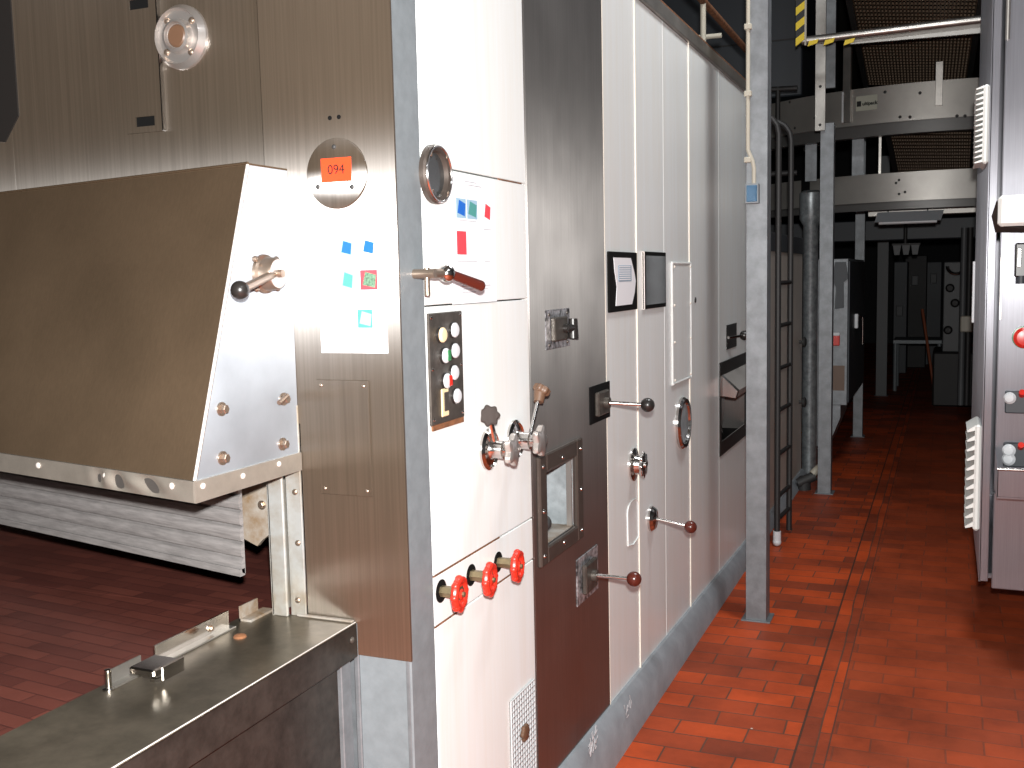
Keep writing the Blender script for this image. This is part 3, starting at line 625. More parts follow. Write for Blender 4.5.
nf = mk('notice_frame', b, None, c+Vector((.0005, 0, 0)), SIDE, label='empty black wall frame with grey glass', cat='frame')
b = MB(); b.box(-w_/2+.02, w_/2-.012, -.0105, -.008, -h_/2+.015, h_/2-.015, M['glassy']); mk('glass', b, nf, c, SIDE)

# papers taped to the machine
def notice(c, w_, h_, rz, label, items, lines, tilt=0.):
    R3 = Matrix.Rotation(rz, 3, 'Z') @ Matrix.Rotation(tilt, 3, 'Y')
    b = MB(); b.box(-w_/2, w_/2, -.0012, -.0002, -h_/2, h_/2, M['paper'])
    for (u0, v0, u1, v1) in lines: b.box((u0-.5)*w_, (u1-.5)*w_, -.0016, -.0012, (.5-v1)*h_, (.5-v0)*h_, M['ink'])
    o = mk('printed_notice', b, None, c, label=label, cat='notice', rot=R3)
    for u0, v0, u1, v1, m_, m2 in items:
        b = MB(); x0, x1, z0, z1 = (u0-.5)*w_, (u1-.5)*w_, (.5-v1)*h_, (.5-v0)*h_
        b.box(x0, x1, -.0016, -.0012, z0, z1, m2)
        b.prism([(x0+(x1-x0)*.12, -.0017, z0+(z1-z0)*.25), (x1-(x1-x0)*.15, -.0017, z0+(z1-z0)*.1), (x1-(x1-x0)*.05, -.0017, z1-(z1-z0)*.25), (x0+(x1-x0)*.3, -.0017, z1-(z1-z0)*.08)], (0, .0003, 0), m_)
        mk('printed_picture', b, o, c, rot=R3)
    return o
c, w_, h_ = frect(319, 212, 386, 353)
notice(Vector((c.x, Y0, c.z)), w_, h_, 0, 'white laminated notice with blue and green crate pictures, taped to the steel front sheet',
       [(.0+.05, .20, .25, .33, M['paleblue'], M['paper']), (.34, .19, .53, .31, M['blue'], M['paleblue']), (.66, .19, .86, .31, M['blue'], M['paper']),
        (.08, .41, .24, .52, M['paleblue'], M['paper']), (.34, .41, .53, .55, M['teal'], M['paleblue']), (.63, .41, .88, .55, M['pgreen'], M['pred']),
        (.18, .68, .40, .80, M['paper'], M['paper']), (.57, .69, .79, .82, M['paleblue'], M['teal'])],
       [(.40, .07, .55, .078), (.30, .095, .62, .103), (.33, .145, .86, .155), (.36, .172, .57, .18), (.68, .35, .86, .356), (.64, .6, .85, .606), (.58, .85, .8, .856)])
c, w_, h_ = srect(450, 176, 494.5, 303)
notice(Vector((XS+.0015, c.y, c.z)), w_, h_, SIDE, 'white printed notice with blue, green and red crate pictures, on the white side panel',
       [(.12, .19, .33, .34, M['blue'], M['paleblue']), (.35, .19, .58, .34, M['teal'], M['paleblue']), (.72, .19, .9, .35, M['pred'], M['paper']), (.12, .44, .32, .62, M['pred'], M['pred'])],
       [(.32, .05, .58, .056), (.38, .075, .68, .081), (.18, .355, .55, .36), (.72, .41, .9, .415), (.12, .67, .55, .675), (.72, .67, .85, .675), (.2, .86, .85, .866), (.2, .885, .8, .89), (.2, .91, .5, .915)])

# pipes on top of the machine
p0, p1 = S(702, 0, -1.12), S(742, 45, -1.12)
dd = (p1-p0); p0 = p0-dd*.8; p1 = p1+dd*.6
b = MB(); b.tube([p0, p1], .018, M['rust'])
pr_ = S(728, 44, -1.12); b.tube([(-1.12, 5.2, p0.z), (-1.12, 5.2, ZT-.02)], .014, M['conduit']); b.tube([(-1.6, 5.35, ZT+.17), (-1.06, 5.35, ZT+.16)], .012, M['conduit'])
b.box(-1.6, -1.55, Y0+1.2, YE, ZT+.05, ZT+.5, M['dark'])
mk('roof_pipe_rack', b, mach, label='rusty pipes along the machine top')

# kerb (structure)
b = MB(); XK = -.967; yk1 = float(S(801, 480).y)
def kprof(y):
    h = max(.06, .155-.0266*(y-3.43)); return [b.bm.verts.new((x, y, z)) for x, z in ((XS-.05, 0), (XK, 0), (XK-.012, h-.035), (XS+.012, h), (XS-.05, h))]
ka = kprof(Y0+.05); fs_ = [b.bm.faces.new(ka)]
for i in range(1, 31):
    kb_ = kprof(Y0+.05+(yk1-Y0-.05)*i/30)
    for k in range(5): fs_.append(b.bm.faces.new((ka[k], ka[(k+1) % 5], kb_[(k+1) % 5], kb_[k])))
    ka = kb_
fs_.append(b.bm.faces.new(ka[::-1])); b._tag(fs_, M['kerb'])
kb = struct('trim_1', b); kb['label'] = 'grey painted kerb along the foot of the machine'
random.seed(3)
for (px, py, k) in ((592, 747, 5), (628, 710, 2)):
    q = S(px, py, XK+.0005); b = MB()
    for i in range(k*4):
        y = (random.random()-.5)*.08; z = (random.random()-.5)*.05; l = .01+.025*random.random(); th = random.random()*2
        b.prism([(0, y, z), (0, y+l*math.cos(th), z+l*math.sin(th)), (0, y+l*math.cos(th)+.003, z+l*math.sin(th)-.003), (0, y+.004, z-.003)], (-.001, 0, 0), M['bwhite'])
    mk('paint_scratch', b, kb, q)

# ------------------------------------------------------------------ infeed table
XI = float(G(228, 623, ZTAB).x); YN = -.7
tb = empty('infeed_table', (-1.6, .6, 0), 'stainless infeed table with a red brown modular belt in front of the machine', 'conveyor table')
b = MB(); b.box(XI, XTAB, YN, Y0-.001, ZTAB-.004, ZTAB, M['steel_table'], .001); b.box(XTAB-.004, XTAB, YN, Y0-.001, ZTAB-.075, ZTAB-.001, M['lip'], .001); b.tube([(XTAB-.003, YN, ZTAB-.002), (XTAB-.003, Y0-.002, ZTAB-.002)], .0028, M['edge_steel']); b.box(XI, XI+.004, YN, Y0-.001, ZTAB-.05, ZTAB-.004, M['steel_table'])
mk('table_top', b, tb, label='worn stainless edge plate')
b = MB(); b.box(XTAB-.03, XTAB-.022, YN, Y0-.05, .06, ZTAB-.06, M['lip']); b.box(XTAB-.05, XTAB-.012, Y0-.05, Y0-.012, .0, ZTAB-.06, M['galv'], .002); b.box(-3.2, -3.15, YN, Y0-.01, .06, ZTAB-.03, M['steel_dark']); b.box(-3.2, XTAB-.03, YN, YN+.01, .06, ZTAB-.06, M['steel_dark']); mk('table_skirt', b, tb, label='dark steel skirt panel below the table')
b = MB(); zb_ = ZTAB-.008; b.box(-3.2, XI-.004, YN, Y0-.001, zb_-.02, zb_, M['belt'])
mk('conveyor_belt', b, tb, label='red brown modular plastic belt')
for y in (YN+.05, .6):
    b = MB(); b.box(XTAB-.1, XTAB-.04, y, y+.06, 0, ZTAB-.08, M['galv']); mk('leg', b, tb)
q = S(352, 640, XTAB); rivet(tb, (XTAB, q.y, q.z), SIDE, .007, M['plate'])
# guide rails and studs on the edge plate
def gp(px, py, z=None): return G(px, py, ZTAB if z is None else z)
a, z_ = gp(158, 664), gp(231, 627)
b = MB(); xr = XI+.015; b.box(xr, xr+.003, a.y, z_.y, ZTAB, ZTAB+.035, M['chrome']); b.box(xr, xr+.022, a.y, z_.y, ZTAB, ZTAB+.004, M['steel_plain'], .001)
gr = mk('guide_rail', b, tb, label='bright angle rail along the belt')
bolt(gr, (xr+.003, z_.y-.06, ZTAB+.016), SIDE, .005)
a2, z2 = gp(112, 688), gp(145, 671); b = MB(); b.box(xr, xr+.003, a2.y, z2.y, ZTAB, ZTAB+.03, M['steel_plain']); b.box(xr, xr+.02, a2.y, z2.y, ZTAB, ZTAB+.004, M['steel_plain']); mk('guide_rail', b, tb, label='short angle rail nearest the camera')
a2, z2 = gp(248, 622), gp(265, 613); b = MB(); b.box(xr, xr+.003, a2.y, z2.y, ZTAB, ZTAB+.032, M['rustwhite']); b.box(xr, xr+.03, a2.y, z2.y+.02, ZTAB, ZTAB+.005, M['rustwhite']); mk('guide_rail', b, tb, label='stained short angle rail by the jamb')
q = gp(109, 690); b = MB(); b.lathe([(.011, 0), (.011, .003), (.006, .004), (.006, .03), (.0065, .031), (.0065, .038), (0, .039)], (0, 0, 0), (0, 0, 1), M['chrome'], 18); mk('stud', b, tb, q)
q = gp(157, 680); b = MB(); b.box(-.028, .03, -.04, .028, .022, .036, M['chrome'], .003); b.box(.026, .032, -.02, .04, .008, .036, M['chrome'], .002); b.lathe([(.013, 0), (.013, .006), (.009, .008), (.009, .024)], (0, 0, 0), (0, 0, 1), M['chrome'], 6); mk('clamp_block', b, tb, q)
q = gp(240, 637); b = MB(); b.lathe([(.014, 0), (.012, .004), (.006, .006), (0, .006)], (0, 0, 0), (0, 0, 1), M['rust'], 14); mk('bolt', b, tb, q)
q = gp(340, 612); b = MB(); b.box(-.0, .14, Y0-.012-q.y, Y0-q.y-.001, 0, .005, M['rustwhite'], .002); mk('sealant_bead', b, tb, (XTAB-.145, q.y, ZTAB))

# ------------------------------------------------------------------ hood
dL = Vector((-1.699, .376, 0)).normalized(); LH = 1.02
T1 = S(248, 165, XH); B1 = S(195, 481, XH); FB = S(195, 503, XH); TB = Vector((XH, Y0-.002, T1.z)); BB = Vector((XH, Y0-.002, float(F(300, 452).z)))
zb1 = FB.z; ztr = B1.z
hood = empty('hood', (XH-.4, Y0-.15, zb1), 'slanted stainless steel splash hood over the infeed opening', 'hood')
tn = .004
fn = (B1-T1).cross(dL).normalized()
if fn.y > 0: fn = -fn
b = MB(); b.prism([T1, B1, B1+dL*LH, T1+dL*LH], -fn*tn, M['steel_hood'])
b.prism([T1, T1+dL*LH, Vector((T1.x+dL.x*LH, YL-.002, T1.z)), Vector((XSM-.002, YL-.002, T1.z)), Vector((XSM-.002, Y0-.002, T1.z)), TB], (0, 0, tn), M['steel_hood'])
b.tube([T1+fn*.001, B1+fn*.001], .0032, M['edge_steel'], 8); b.tube([T1+Vector((0, 0, .004)), T1+dL*LH+Vector((0, 0, .004))], .0028, M['steel_hood'], 8)  # front corner tube in a pale tone paints the edge highlight
mk('front_plate', b, hood, label='brushed slanting plate with a brown reflection in its colour')
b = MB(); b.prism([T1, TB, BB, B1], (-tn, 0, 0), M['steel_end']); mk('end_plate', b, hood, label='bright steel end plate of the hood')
e2 = dL*LH; b = MB(); b.prism([T1+e2, Vector((T1.x+e2.x, YL-.003, T1.z)), Vector((T1.x+e2.x, YL-.003, BB.z)), B1+e2], (tn, 0, 0), M['steel_end']); mk('end_plate', b, hood)
# trim along the lower rim
hb = (B1.z-FB.z); dn = Vector((0, 0, -hb)); tr_out = Vector((0, -1, 0))
fnh = Vector((dL.y, -dL.x, 0)).normalized()
if fnh.y > 0: fnh = -fnh
# dented strip on the front
NX, NZ = 160, 8; b = MB(); o1 = B1+fnh*.006; g1 = []
for i in range(NX+1):
    row = []
    for j in range(NZ+1):
        u = i/NX; v = j/NZ; dx = u*LH
        dent = 0
        dent = .007*math.exp(-((dx-.16)/.09)**2)*math.sin(dx*55+v*2.2)*math.sin(PI*v)+.006*math.exp(-((dx-.27)/.05)**2)*math.sin(PI*v)*math.sin(dx*90)
        row.append(b.bm.verts.new(o1+dL*dx+dn*v-fnh*dent-Vector((0, 0, dent*.8*v))))
    g1.append(row)
fs = []
for i in range(NX):
    for j in range(NZ): fs.append(b.bm.faces.new((g1[i][j], g1[i+1][j], g1[i+1][j+1], g1[i][j+1])))
b._tag(fs, M['trim'])
b.prism([B1+fnh*.003, B1+fnh*.003+dL*LH, B1+fnh*.003+dL*LH+dn, B1+fnh*.003+dn], -fnh*.003, M['steel_plain'])
ft = mk('front_trim', b, hood, label='dented riveted strip along the front rim', sharp=75)
rf = Matrix.Rotation(math.atan2(-dL.y, -dL.x)*1.0, 3, 'Z')
for dx in (.06, .27, .51, .75, .96): rivet(ft, B1+fnh*.006+dL*dx+dn*.35, 0, .007, M['edge_steel'], rot=Matrix.Rotation(math.atan2(fnh.x, -fnh.y), 3, 'Z'))
b = MB(); b.prism([Vector((XH+.0, B1.y-.007, B1.z)), Vector((XH, Y0-.003, BB.z)), Vector((XH, Y0-.003, BB.z-hb*.95)), Vector((XH, B1.y-.007, FB.z))], (.006, 0, 0), M['trim'])
b.prism([Vector((XH, B1.y, FB.z)), Vector((XH, Y0-.003, BB.z-hb*.95)), Vector((XH-.03, Y0-.003, BB.z-hb*.95)), Vector((XH-.03, B1.y+.01, FB.z))], (0, 0, .003), M['steel_plain'])
st = mk('end_trim', b, hood, label='riveted steel strip along the end rim')
for px, py in ((203, 486), (243, 476), (279, 464)):
    q = S(px, py, XH+.006); rivet(st, q, SIDE, .006, M['edge_steel'])
# curtain behind the rim
cb = F(244, 574, Y0-.10); cs = cb.copy()
b = MB(); rib = .034; zt = 1.31; prof = []; z = 0; k = 0
hh_ = zt-cb.z
while z < hh_:
    for f_ in (0, .12, .3, .5, .7, .88):
        prof.append((-.007*math.sin(PI*f_)**.5+.003*(f_ == 0), z+f_*rib))
    z += rib
prof.append((0, z)); back = [(.006, zz) for _, zz in prof][::-1]
b.prism([cs+Vector((0, y, zz)) for y, zz in prof+back], dL*LH*.98, M['curtain'])
b.prism([cs+Vector((-.0, .004, -.003)), cs+Vector((0, -.012, -.003)), cs+Vector((0, -.012, .012)), cs+Vector((0, .004, .012))], dL*LH*.98, M['curtain'])
mk('slat_curtain', b, hood, label='ribbed whitish curtain hanging below the hood')
# clamp knob on the end plate
c = S(264, 274, XH)
b = MB(); b.lathe([(.040, 0), (.039, .006), (.034, .010), (.032, .030), (.029, .035), (.008, .036), (.008, .046), (0, .048)], (0, 0, 0), (0, -1, 0), M['bolt'], 30); b.lathe([(.028, .0352), (.0, .0366)], (0, 0, 0), (0, -1, 0), M['satin'], 24)
for a in (40, 140, 220, 320): t = math.radians(a); b.ball((.046*math.cos(t), -.006, .046*math.sin(t)), .0065, M['bolt'], 10)
cl = mk('clamp_hub', b, hood, c, SIDE, label='round chrome clamp hub on the end plate')
kk = S(240, 290, XH+.06)-c; kk = Vector((kk.y, -kk.x, kk.z))
b = MB(); b.cyl((0, -.026, 0), kk, .0085, M['bolt']); mk('clamp_arm', b, cl, c, SIDE)
b = MB(); b.ball(kk, .0175, M['black']); mk('ball_knob', b, cl, c, SIDE)
for px, py in ((221, 409), (283, 399), (222, 458), (282, 444)): bolt(hood, S(px, py, XH), SIDE, .009, .014)
q = S(278, 399, XH); b = MB(); b.cyl((-.014, -.012, -.006), (.016, -.012, .006), .005, M['bolt']); mk('cross_pin', b, hood, q, SIDE)

# ------------------------------------------------------------------ low section beyond the tall machine
lo0 = YE+.02; zlt = float(S(770, 251).z)
low = empty('washer_end_section', (-1.6, (lo0+yk1)/2, 0), 'low cream panelled end section of the machine behind the black ladder', 'machine')
m3 = (lo0+yk1)/2
for y0, y1 in ((lo0, m3-.002), (m3+.002, yk1)):
    b = MB(); b.box(XS-.03, XS, y0, y1, .03, zlt, M['white_old'], .002); mk('side_panel', b, low)
b = MB(); b.box(-3, XS+.01, lo0, yk1, zlt, zlt+.12, M['darkpaint'], .004); b.box(-3, XS-.03, yk1-.03, yk1, .03, zlt, M['darkpaint']); mk('top_cap', b, low, label='dark grey cap beam')
for py in (342, 402):
    q = S(799, py); b = MB(); b.lathe([(.012, 0), (.012, .02), (.035, .025), (.04, .045), (.02, .055), (0, .056)], (0, 0, 0), (0, -1, 0), M['rubber'], 18); mk('clamp_knob', b, low, q, SIDE)
# ------------------------------------------------------------------ posts
def post(px, py, w_, top, label, sx=.1, m=None, group='galvanised steel posts along the aisle', extra=None):
    q = G(px, py); b = MB(); m = m or M['galv']
    b.box(-sx/2, sx/2, -.003, .003, 0, top, m, .001); b.box(-sx/2, -sx/2+.006, 0, w_, 0, top, m, .001); b.box(sx/2-.006, sx/2, 0, w_, 0, top, m, .001); b.box(-sx/2, sx/2, w_-.006, w_, 0, top, m, .001)
    o = mk('steel_post', b, None, q, label=label, cat='post', group=group)
    b = MB(); b.box(-sx/2-.02, sx/2+.02, -.02, w_+.02, 0, .006, m, .001); mk('base_plate', b, o, q)
    return o, q
p1_, q1 = post(756, 621, .10, 5.1, 'grey galvanised steel post carrying a conduit and small blue box', .092)
# conduit
xcd = -.052
cx = q1.x-.045; 
b = MB(); zb0 = float(at(752, 190, 1, q1.y).z)
pa = at(748, 150, 1, q1.y-.012); pb = at(754, 168, 1, q1.y-.012); pc = at(754, 185, 1, q1.y-.012)
b.tube([(pa.x, q1.y-.014, 5.0), (pa.x, q1.y-.014, pa.z+.05), (pa.x, q1.y-.014, pa.z), (pb.x-.006, q1.y-.014, pb.z+.03), (pb.x, q1.y-.014, pb.z), (pc.x, q1.y-.014, pc.z)], .009, M['conduit'], 10)
cd = mk('conduit', b, p1_, label='cream conduit running down the post')
for py in (27, 94, 160):
    q = at(747, py, 1, q1.y-.012); b = MB(); b.box(-.016, .016, -.022, .008, -.012, .012, M['conduit'], .003); mk('conduit_clip', b, cd, (pa.x, q1.y-.004, q.z))
c, w_, h_ = frect(746, 184, 760, 204, q1.y-.003)
b = MB(); b.box(-w_/2, w_/2, -.03, 0, -h_/2, h_/2, M['galv'], .003); b.box(-w_/2+.008, w_/2-.008, -.036, -.03, -h_/2+.008, h_/2-.008, M['bluebox'], .002); mk('junction_box', b, p1_, c, label='small blue junction box')
p2_, q2 = post(824, 494, .10, 2.62, 'grey galvanised steel post in front of the curved conveyors', .09)
post(857.5, 437, .1, 3.0, 'grey steel post partly hidden behind the dark cabinet', .085)
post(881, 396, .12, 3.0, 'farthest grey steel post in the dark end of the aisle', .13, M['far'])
# round duct
rD = .058
b = MB(); b.lathe([(rD, .0), (rD, 1.95), (rD*1.5, 2.0), (rD*1.5, 2.2), (rD, 2.22)], (0, 0, 0), (0, 0, 1), M['galv_duct'], 24); qd = at(812, 480, 1, 8.35)
mk('vertical_duct', b, None, (float(at(809.5, 400, 1, yk1+.14).x), yk1+.14, 0), label='round spangled galvanised duct standing left of the second post', cat='duct')
b = MB(); b.cyl((-.10, -.05, .05), (.02, -.02, .11), .035, M['rubber']); b.lathe([(.05, 0), (.05, .08), (.03, .1)], (-.06, -.02, 0), (0, 0, 1), M['rubber'], 16); b.cyl((-.0, -.03, .12), (.05, 0, .17), .028, M['conduit'])
mk('drain_pump', b, None, (float(at(806, 400, 1, 7.85).x)+.06, 7.78, 0), label='small dark drain pump with pale cap on the floor beside the duct', cat='pump')
# ------------------------------------------------------------------ ladder
la, lb = G(777, 546), G(789, 533)
ld = empty('ladder', ((la.x+lb.x)/2, (la.y+lb.y)/2, 0), 'black iron ladder with hooked top leaning behind the first post', 'ladder')
xt = la.x
ztop = float(at(779, 112, 1, la.y).z)
for nm, p, ly in (('rail', la, la.y), ('rail', lb, lb.y)):
    b = MB(); p = Vector((p.x, p.y, 0)); zt_ = ztop
    pts = [(p.x, p.y, .02), (p.x, p.y, zt_-.12)]+[(p.x-.12+.12*math.cos(t), p.y, zt_-.12+.12*math.sin(t)) for t in np.linspace(0, PI*.9, 8)[1:]]+[(p.x-.245, p.y, zt_-.3)]
    b.tube(pts, .017, M['dark'], 10); mk('rail', b, ld)
random.seed(5)
for py in (283, 326, 369, 411, 455, 497, 520):
    z = float(at(779, py, 1, la.y).z); b = MB(); b.tube([(la.x, la.y, z), (lb.x, lb.y, z)], .013, M['dark'], 8); mk('rung', b, ld)
b = MB(); b.ball((la.x, la.y-.0, .025), .025, M['bwhite'], 12); b.cyl((la.x, la.y, .02), (la.x, la.y, .09), .023, M['bwhite']); mk('foot_cap', b, ld, label='white foot cap')
# ------------------------------------------------------------------ stainless cabinet farther down
YQ = 8.6; xa_ = float(at(816, 300, 1, YQ).x); xb_ = float(at(848, 300, 1, YQ).x); zt_ = float(at(830, 259, 1, YQ).z); z0_ = float(at(830, 405, 1, YQ).z)
cb_ = empty('electrical_cabinet', ((xa_+xb_)/2, YQ+.5, 0), 'tall stainless cabinet with a dark side door beyond the second post', 'cabinet')
b = MB(); b.box(xa_, xb_, YQ, YQ+1.7, z0_, zt_, M['galv'], .004); mk('body', b, cb_)
b = MB(); b.prism([(xa_, YQ+.01, z0_), (xb_-.05, YQ+.01, z0_), (xb_-.05, YQ+.01, z0_-.10), (xa_+.1, YQ+.01, z0_-.34), (xa_, YQ+.01, z0_-.34)], (0, .6, 0), M['galv']); b.box(xa_+.02, xa_+.08, YQ+.1, YQ+.5, 0, z0_-.3, M['dark']); mk('stand', b, cb_)
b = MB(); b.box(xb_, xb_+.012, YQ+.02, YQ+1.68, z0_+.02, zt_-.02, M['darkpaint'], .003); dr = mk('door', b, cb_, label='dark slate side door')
b = MB(); q = at(858, 319, 1, YQ+.9); b.box(xb_+.012, xb_+.04, YQ+.5, YQ+.56, q.z-.06, q.z+.06, M['bwhite'], .004); b.tube([(xb_+.04, YQ+.53, q.z+.04), (xb_+.07, YQ+.6, q.z+.03), (xb_+.07, YQ+.62, q.z-.2)], .008, M['chrome']); mk('handle', b, dr)
q = at(836, 338, 1, YQ); b = MB(); b.box(-.035, .03, -.03, 0, -.06, .04, M['bred'], .006); b.box(-.035, .03, -.034, -.03, .02, .045, M['bwhite'], .003); mk('switch', b, cb_, q)
q = at(838, 378, 1, YQ); b = MB(); b.box(-.06, .05, -.004, 0, -.1, .1, M['tanknob']); mk('label_plate', b, cb_, q)
q = at(839, 262, 1, YQ-.03)
b = MB(); b.prism([(-.03, 0, 0), (.05, 0, .0), (.07, 0, -.13), (.035, 0, -.16), (.04, 0, -.36), (-.03, 0, -.37), (-.02, 0, -.2), (-.05, 0, -.14)], (0, .025, 0), M['darkpaint'])
mk('glove_cloth', b, None, q, label='dark cloth hanging on the stainless cabinet front', cat='cloth')
# ------------------------------------------------------------------ curved conveyors overhead
def band(name, ptop, pbot, R, cx, cy, label, m=M['band']):
    root = empty(name, (cx, cy-R, 0), label, 'conveyor')
    z1 = float(at(920, ptop, 1, cy-R).z); z0 = float(at(920, pbot, 1, cy-R).z)
    def arc(b, r0, r1, za, zb, mm, a0=195, a1=345, n=50):
        pr = []
        rings = []
        for i in range(n+1):
            t = math.radians(a0+(a1-a0)*i/n); c_, s_ = math.cos(t), math.sin(t)
            rings.append([b.bm.verts.new((cx+r0*c_, cy+r0*s_, za)), b.bm.verts.new((cx+r1*c_, cy+r1*s_, za)), b.bm.verts.new((cx+r1*c_, cy+r1*s_, zb)), b.bm.verts.new((cx+r0*c_, cy+r0*s_, zb))])
        fs = []
        for A, B in zip(rings, rings[1:]):
            for k in range(4): j = (k+1) % 4; fs.append(b.bm.faces.new((A[k], A[j], B[j], B[k])))
        fs.append(b.bm.faces.new(rings[0])); fs.append(b.bm.faces.new(rings[-1][::-1])); b._tag(fs, mm)
    b = MB(); arc(b, R-.02, R, z0, z1, m); sb = mk('side_band', b, root, label='curved steel side plate')
    b = MB(); arc(b, R-.10, R-.02, z0-(.09 if ptop < 100 else .06), z0-.0, M['flange']); mk('lower_flange', b, root)
    b = MB(); arc(b, R-.75, R-.03, z0+.06, z0+.09, M['darkpaint']); arc(b, R-.77, R-.75, z0, z1, m); mk('chain_track', b, root)
    return root, z0, z1, sb
RC = 1.9
up, uz0, uz1, usb = band('curved_conveyor', 82, 119.5, RC, -.12, 8.4+RC, 'upper curved overhead conveyor with steel side plate')
lo, lz0, lz1, lsb = band('curved_conveyor', 171, 200, RC, -.12, 8.6+RC, 'lower curved overhead conveyor under the first')
def onband(px, py, off=0., cy=8.4+RC):
    d = ray(px, py); cx = -.12; R = RC+off
    A = d[0]**2+d[1]**2; Bq = -2*(d[0]*cx+d[1]*cy); Cq = cx*cx+cy*cy-R*R; t = (-Bq-math.sqrt(max(Bq*Bq-4*A*Cq, 0)))/(2*A)
    return Vector((d[0]*t, d[1]*t, CAMZ+d[2]*t)), math.atan2(d[0]*t-cx, -(d[1]*t-cy))
q, an = onband(866, 103)
b = MB(); b.box(-.075, .085, -.004, 0, -.055, .055, mat('sign_cream', (.42, .43, .36), .5), .001); b.box(-.068, -.035, -.006, -.004, -.022, .018, M['inkblack'])
sg = mk('maker_sign', b, usb, q, an, label='small cream maker sign with dark logo')
o = text_mesh('sign_lettering', 'ultipack', .036, M['inkblack'], sg, q+Vector((.028, -.016, -.006)), an, .001, 0, .0012)
for px, py in ((843, 95), (885, 92), (920, 93), (900, 117), (910, 117), (957, 116), (965, 116), (815, 118), (790, 102), (795, 128)):
    q, an = onband(px, py); rivet(usb, q, an, .012, M['rubber'], 'band_bolt')
for px, py in ((834, 181), (899, 180), (905, 192), (899, 194), (896, 183)):
    q, an = onband(px, py, 0, 8.6+RC); rivet(lsb, q, an, .010, M['rubber'], 'band_bolt')
q, an = onband(939, 90, 0); b = MB(); zz = float(at(939, 62, 1, 8.4).z); z9 = float(at(939, 106, 1, 8.4).z); b.box(-.025, .025, -.02, 0, z9-q.z, zz-q.z, M['steel_plain'], .002); mk('upright_strap', b, up, q, an)
q, an = onband(848, 100, 0); b = MB(); zz = float(at(848, 40, 1, 8.4).z); z9 = float(at(848, 121, 1, 8.4).z); b.box(-.03, .03, -.03, 0, z9-q.z, zz-q.z, M['steel_plain'], .002); b.box(-.035, -.022, -.034, -.03, z9-q.z, .06, M['bwhite']); mk('upright_strap', b, up, q, an)
q, an = onband(806, 188, .0, 8.6+RC); b = MB(); b.box(-.04, .04, -.012, 0, lz0-q.z, lz1-q.z, M['blackmatte'], .002); mk('joint_strap', b, lo, q, an)
# hangers between the two conveyors
for px in (858, 880, 811):
    q = at(px, 150, 1, 8.75); ww_ = .045 if px != 880 else .010
    b = MB(); b.box(-ww_, ww_, 0, .02, lz1-.02, uz0+.03, M['galv'] if px != 880 else M['steel_plain'], .001); mk('hanger', b, up, (q.x, 8.75, 0))
# vertical strut in front of the upper band
a = at(821, 131, 1, 7.62); b = MB(); sx = .035; b.box(-sx, sx, 0, .02, a.z, 5.0, M['steel_plain'], .002); o = mk('strut', b, None, (a.x-.005, 7.60, 0), label='pale flat steel strut rising from the second post', cat='strut')
for dz in (.04, .3): rivet(o, (a.x-.005, 7.60, a.z+dz), 0, .010, M['rubber'])
a = at(830, 40, 1, 8.0); b = MB(); b.box(-.04, .04, 0, .03, float(at(830, 88, 1, 8.0).z), 5.0, M['galv'], .002); mk('strut', b, None, (a.x, 8.0, 0), label='grey galvanised strut just behind the pale one', cat='strut')
# mesh belts overhead (sloping)
def meshbelt(name, pts, nx, ny, label, r=.006):
    # pts: near-left, near-right, far-right, far-left
    A, B, Cc, D = [Vector(p) for p in pts]; root = empty(name, (A+B+Cc+D)/4, label, 'conveyor')
    b = MB()
    def bar(p, q, r):
        d = (q-p).normalized(); s_ = d.cross(Vector((0, 0, 1))).normalized()*r; u_ = Vector((0, 0, r*1.2)); b.prism([p-s_-u_, p+s_-u_, p+s_+u_, p-s_+u_], q-p, M['mesh'])
    for i in range(nx+1): t = i/nx; bar(A.lerp(B, t), D.lerp(Cc, t), r)
    for j in range(ny+1): t = j/ny; bar(A.lerp(D, t), B.lerp(Cc, t), r)
    ms = mk('wire_mesh', b, root, kind='stuff', label='brown wire mesh')
    b = MB(); up_ = Vector((0, 0, .12))
    b.prism([A+up_*.6, B+up_*.6, Cc+up_*.6, D+up_*.6], (0, 0, .03), M['blackmatte']); mk('belt_pan', b, root)
    b = MB()
    for P, Q in ((A, D), (B, Cc)): b.prism([P+Vector((-.02, 0, -.03)), P+Vector((.02, 0, -.03)), P+Vector((.02, 0, .12)), P+Vector((-.02, 0, .12))], Q-P, M['dark'])
    mk('belt_side', b, root); return root
def PX(px, py, y): return at(px, py, 1, y)
meshbelt('mesh_conveyor', (PX(838, -60, 6.6), PX(990, -60, 6.6), PX(968, 84, 9.6), PX(866, 84, 9.6)), 34, 40, 'overhead brown wire mesh conveyor sloping above the upper curve')
meshbelt('mesh_conveyor', (PX(885, 118, 8.6), PX(975, 118, 8.6), PX(972, 172, 9.9), PX(896, 172, 9.9)), 34, 16, 'brown wire mesh conveyor between the two curves')
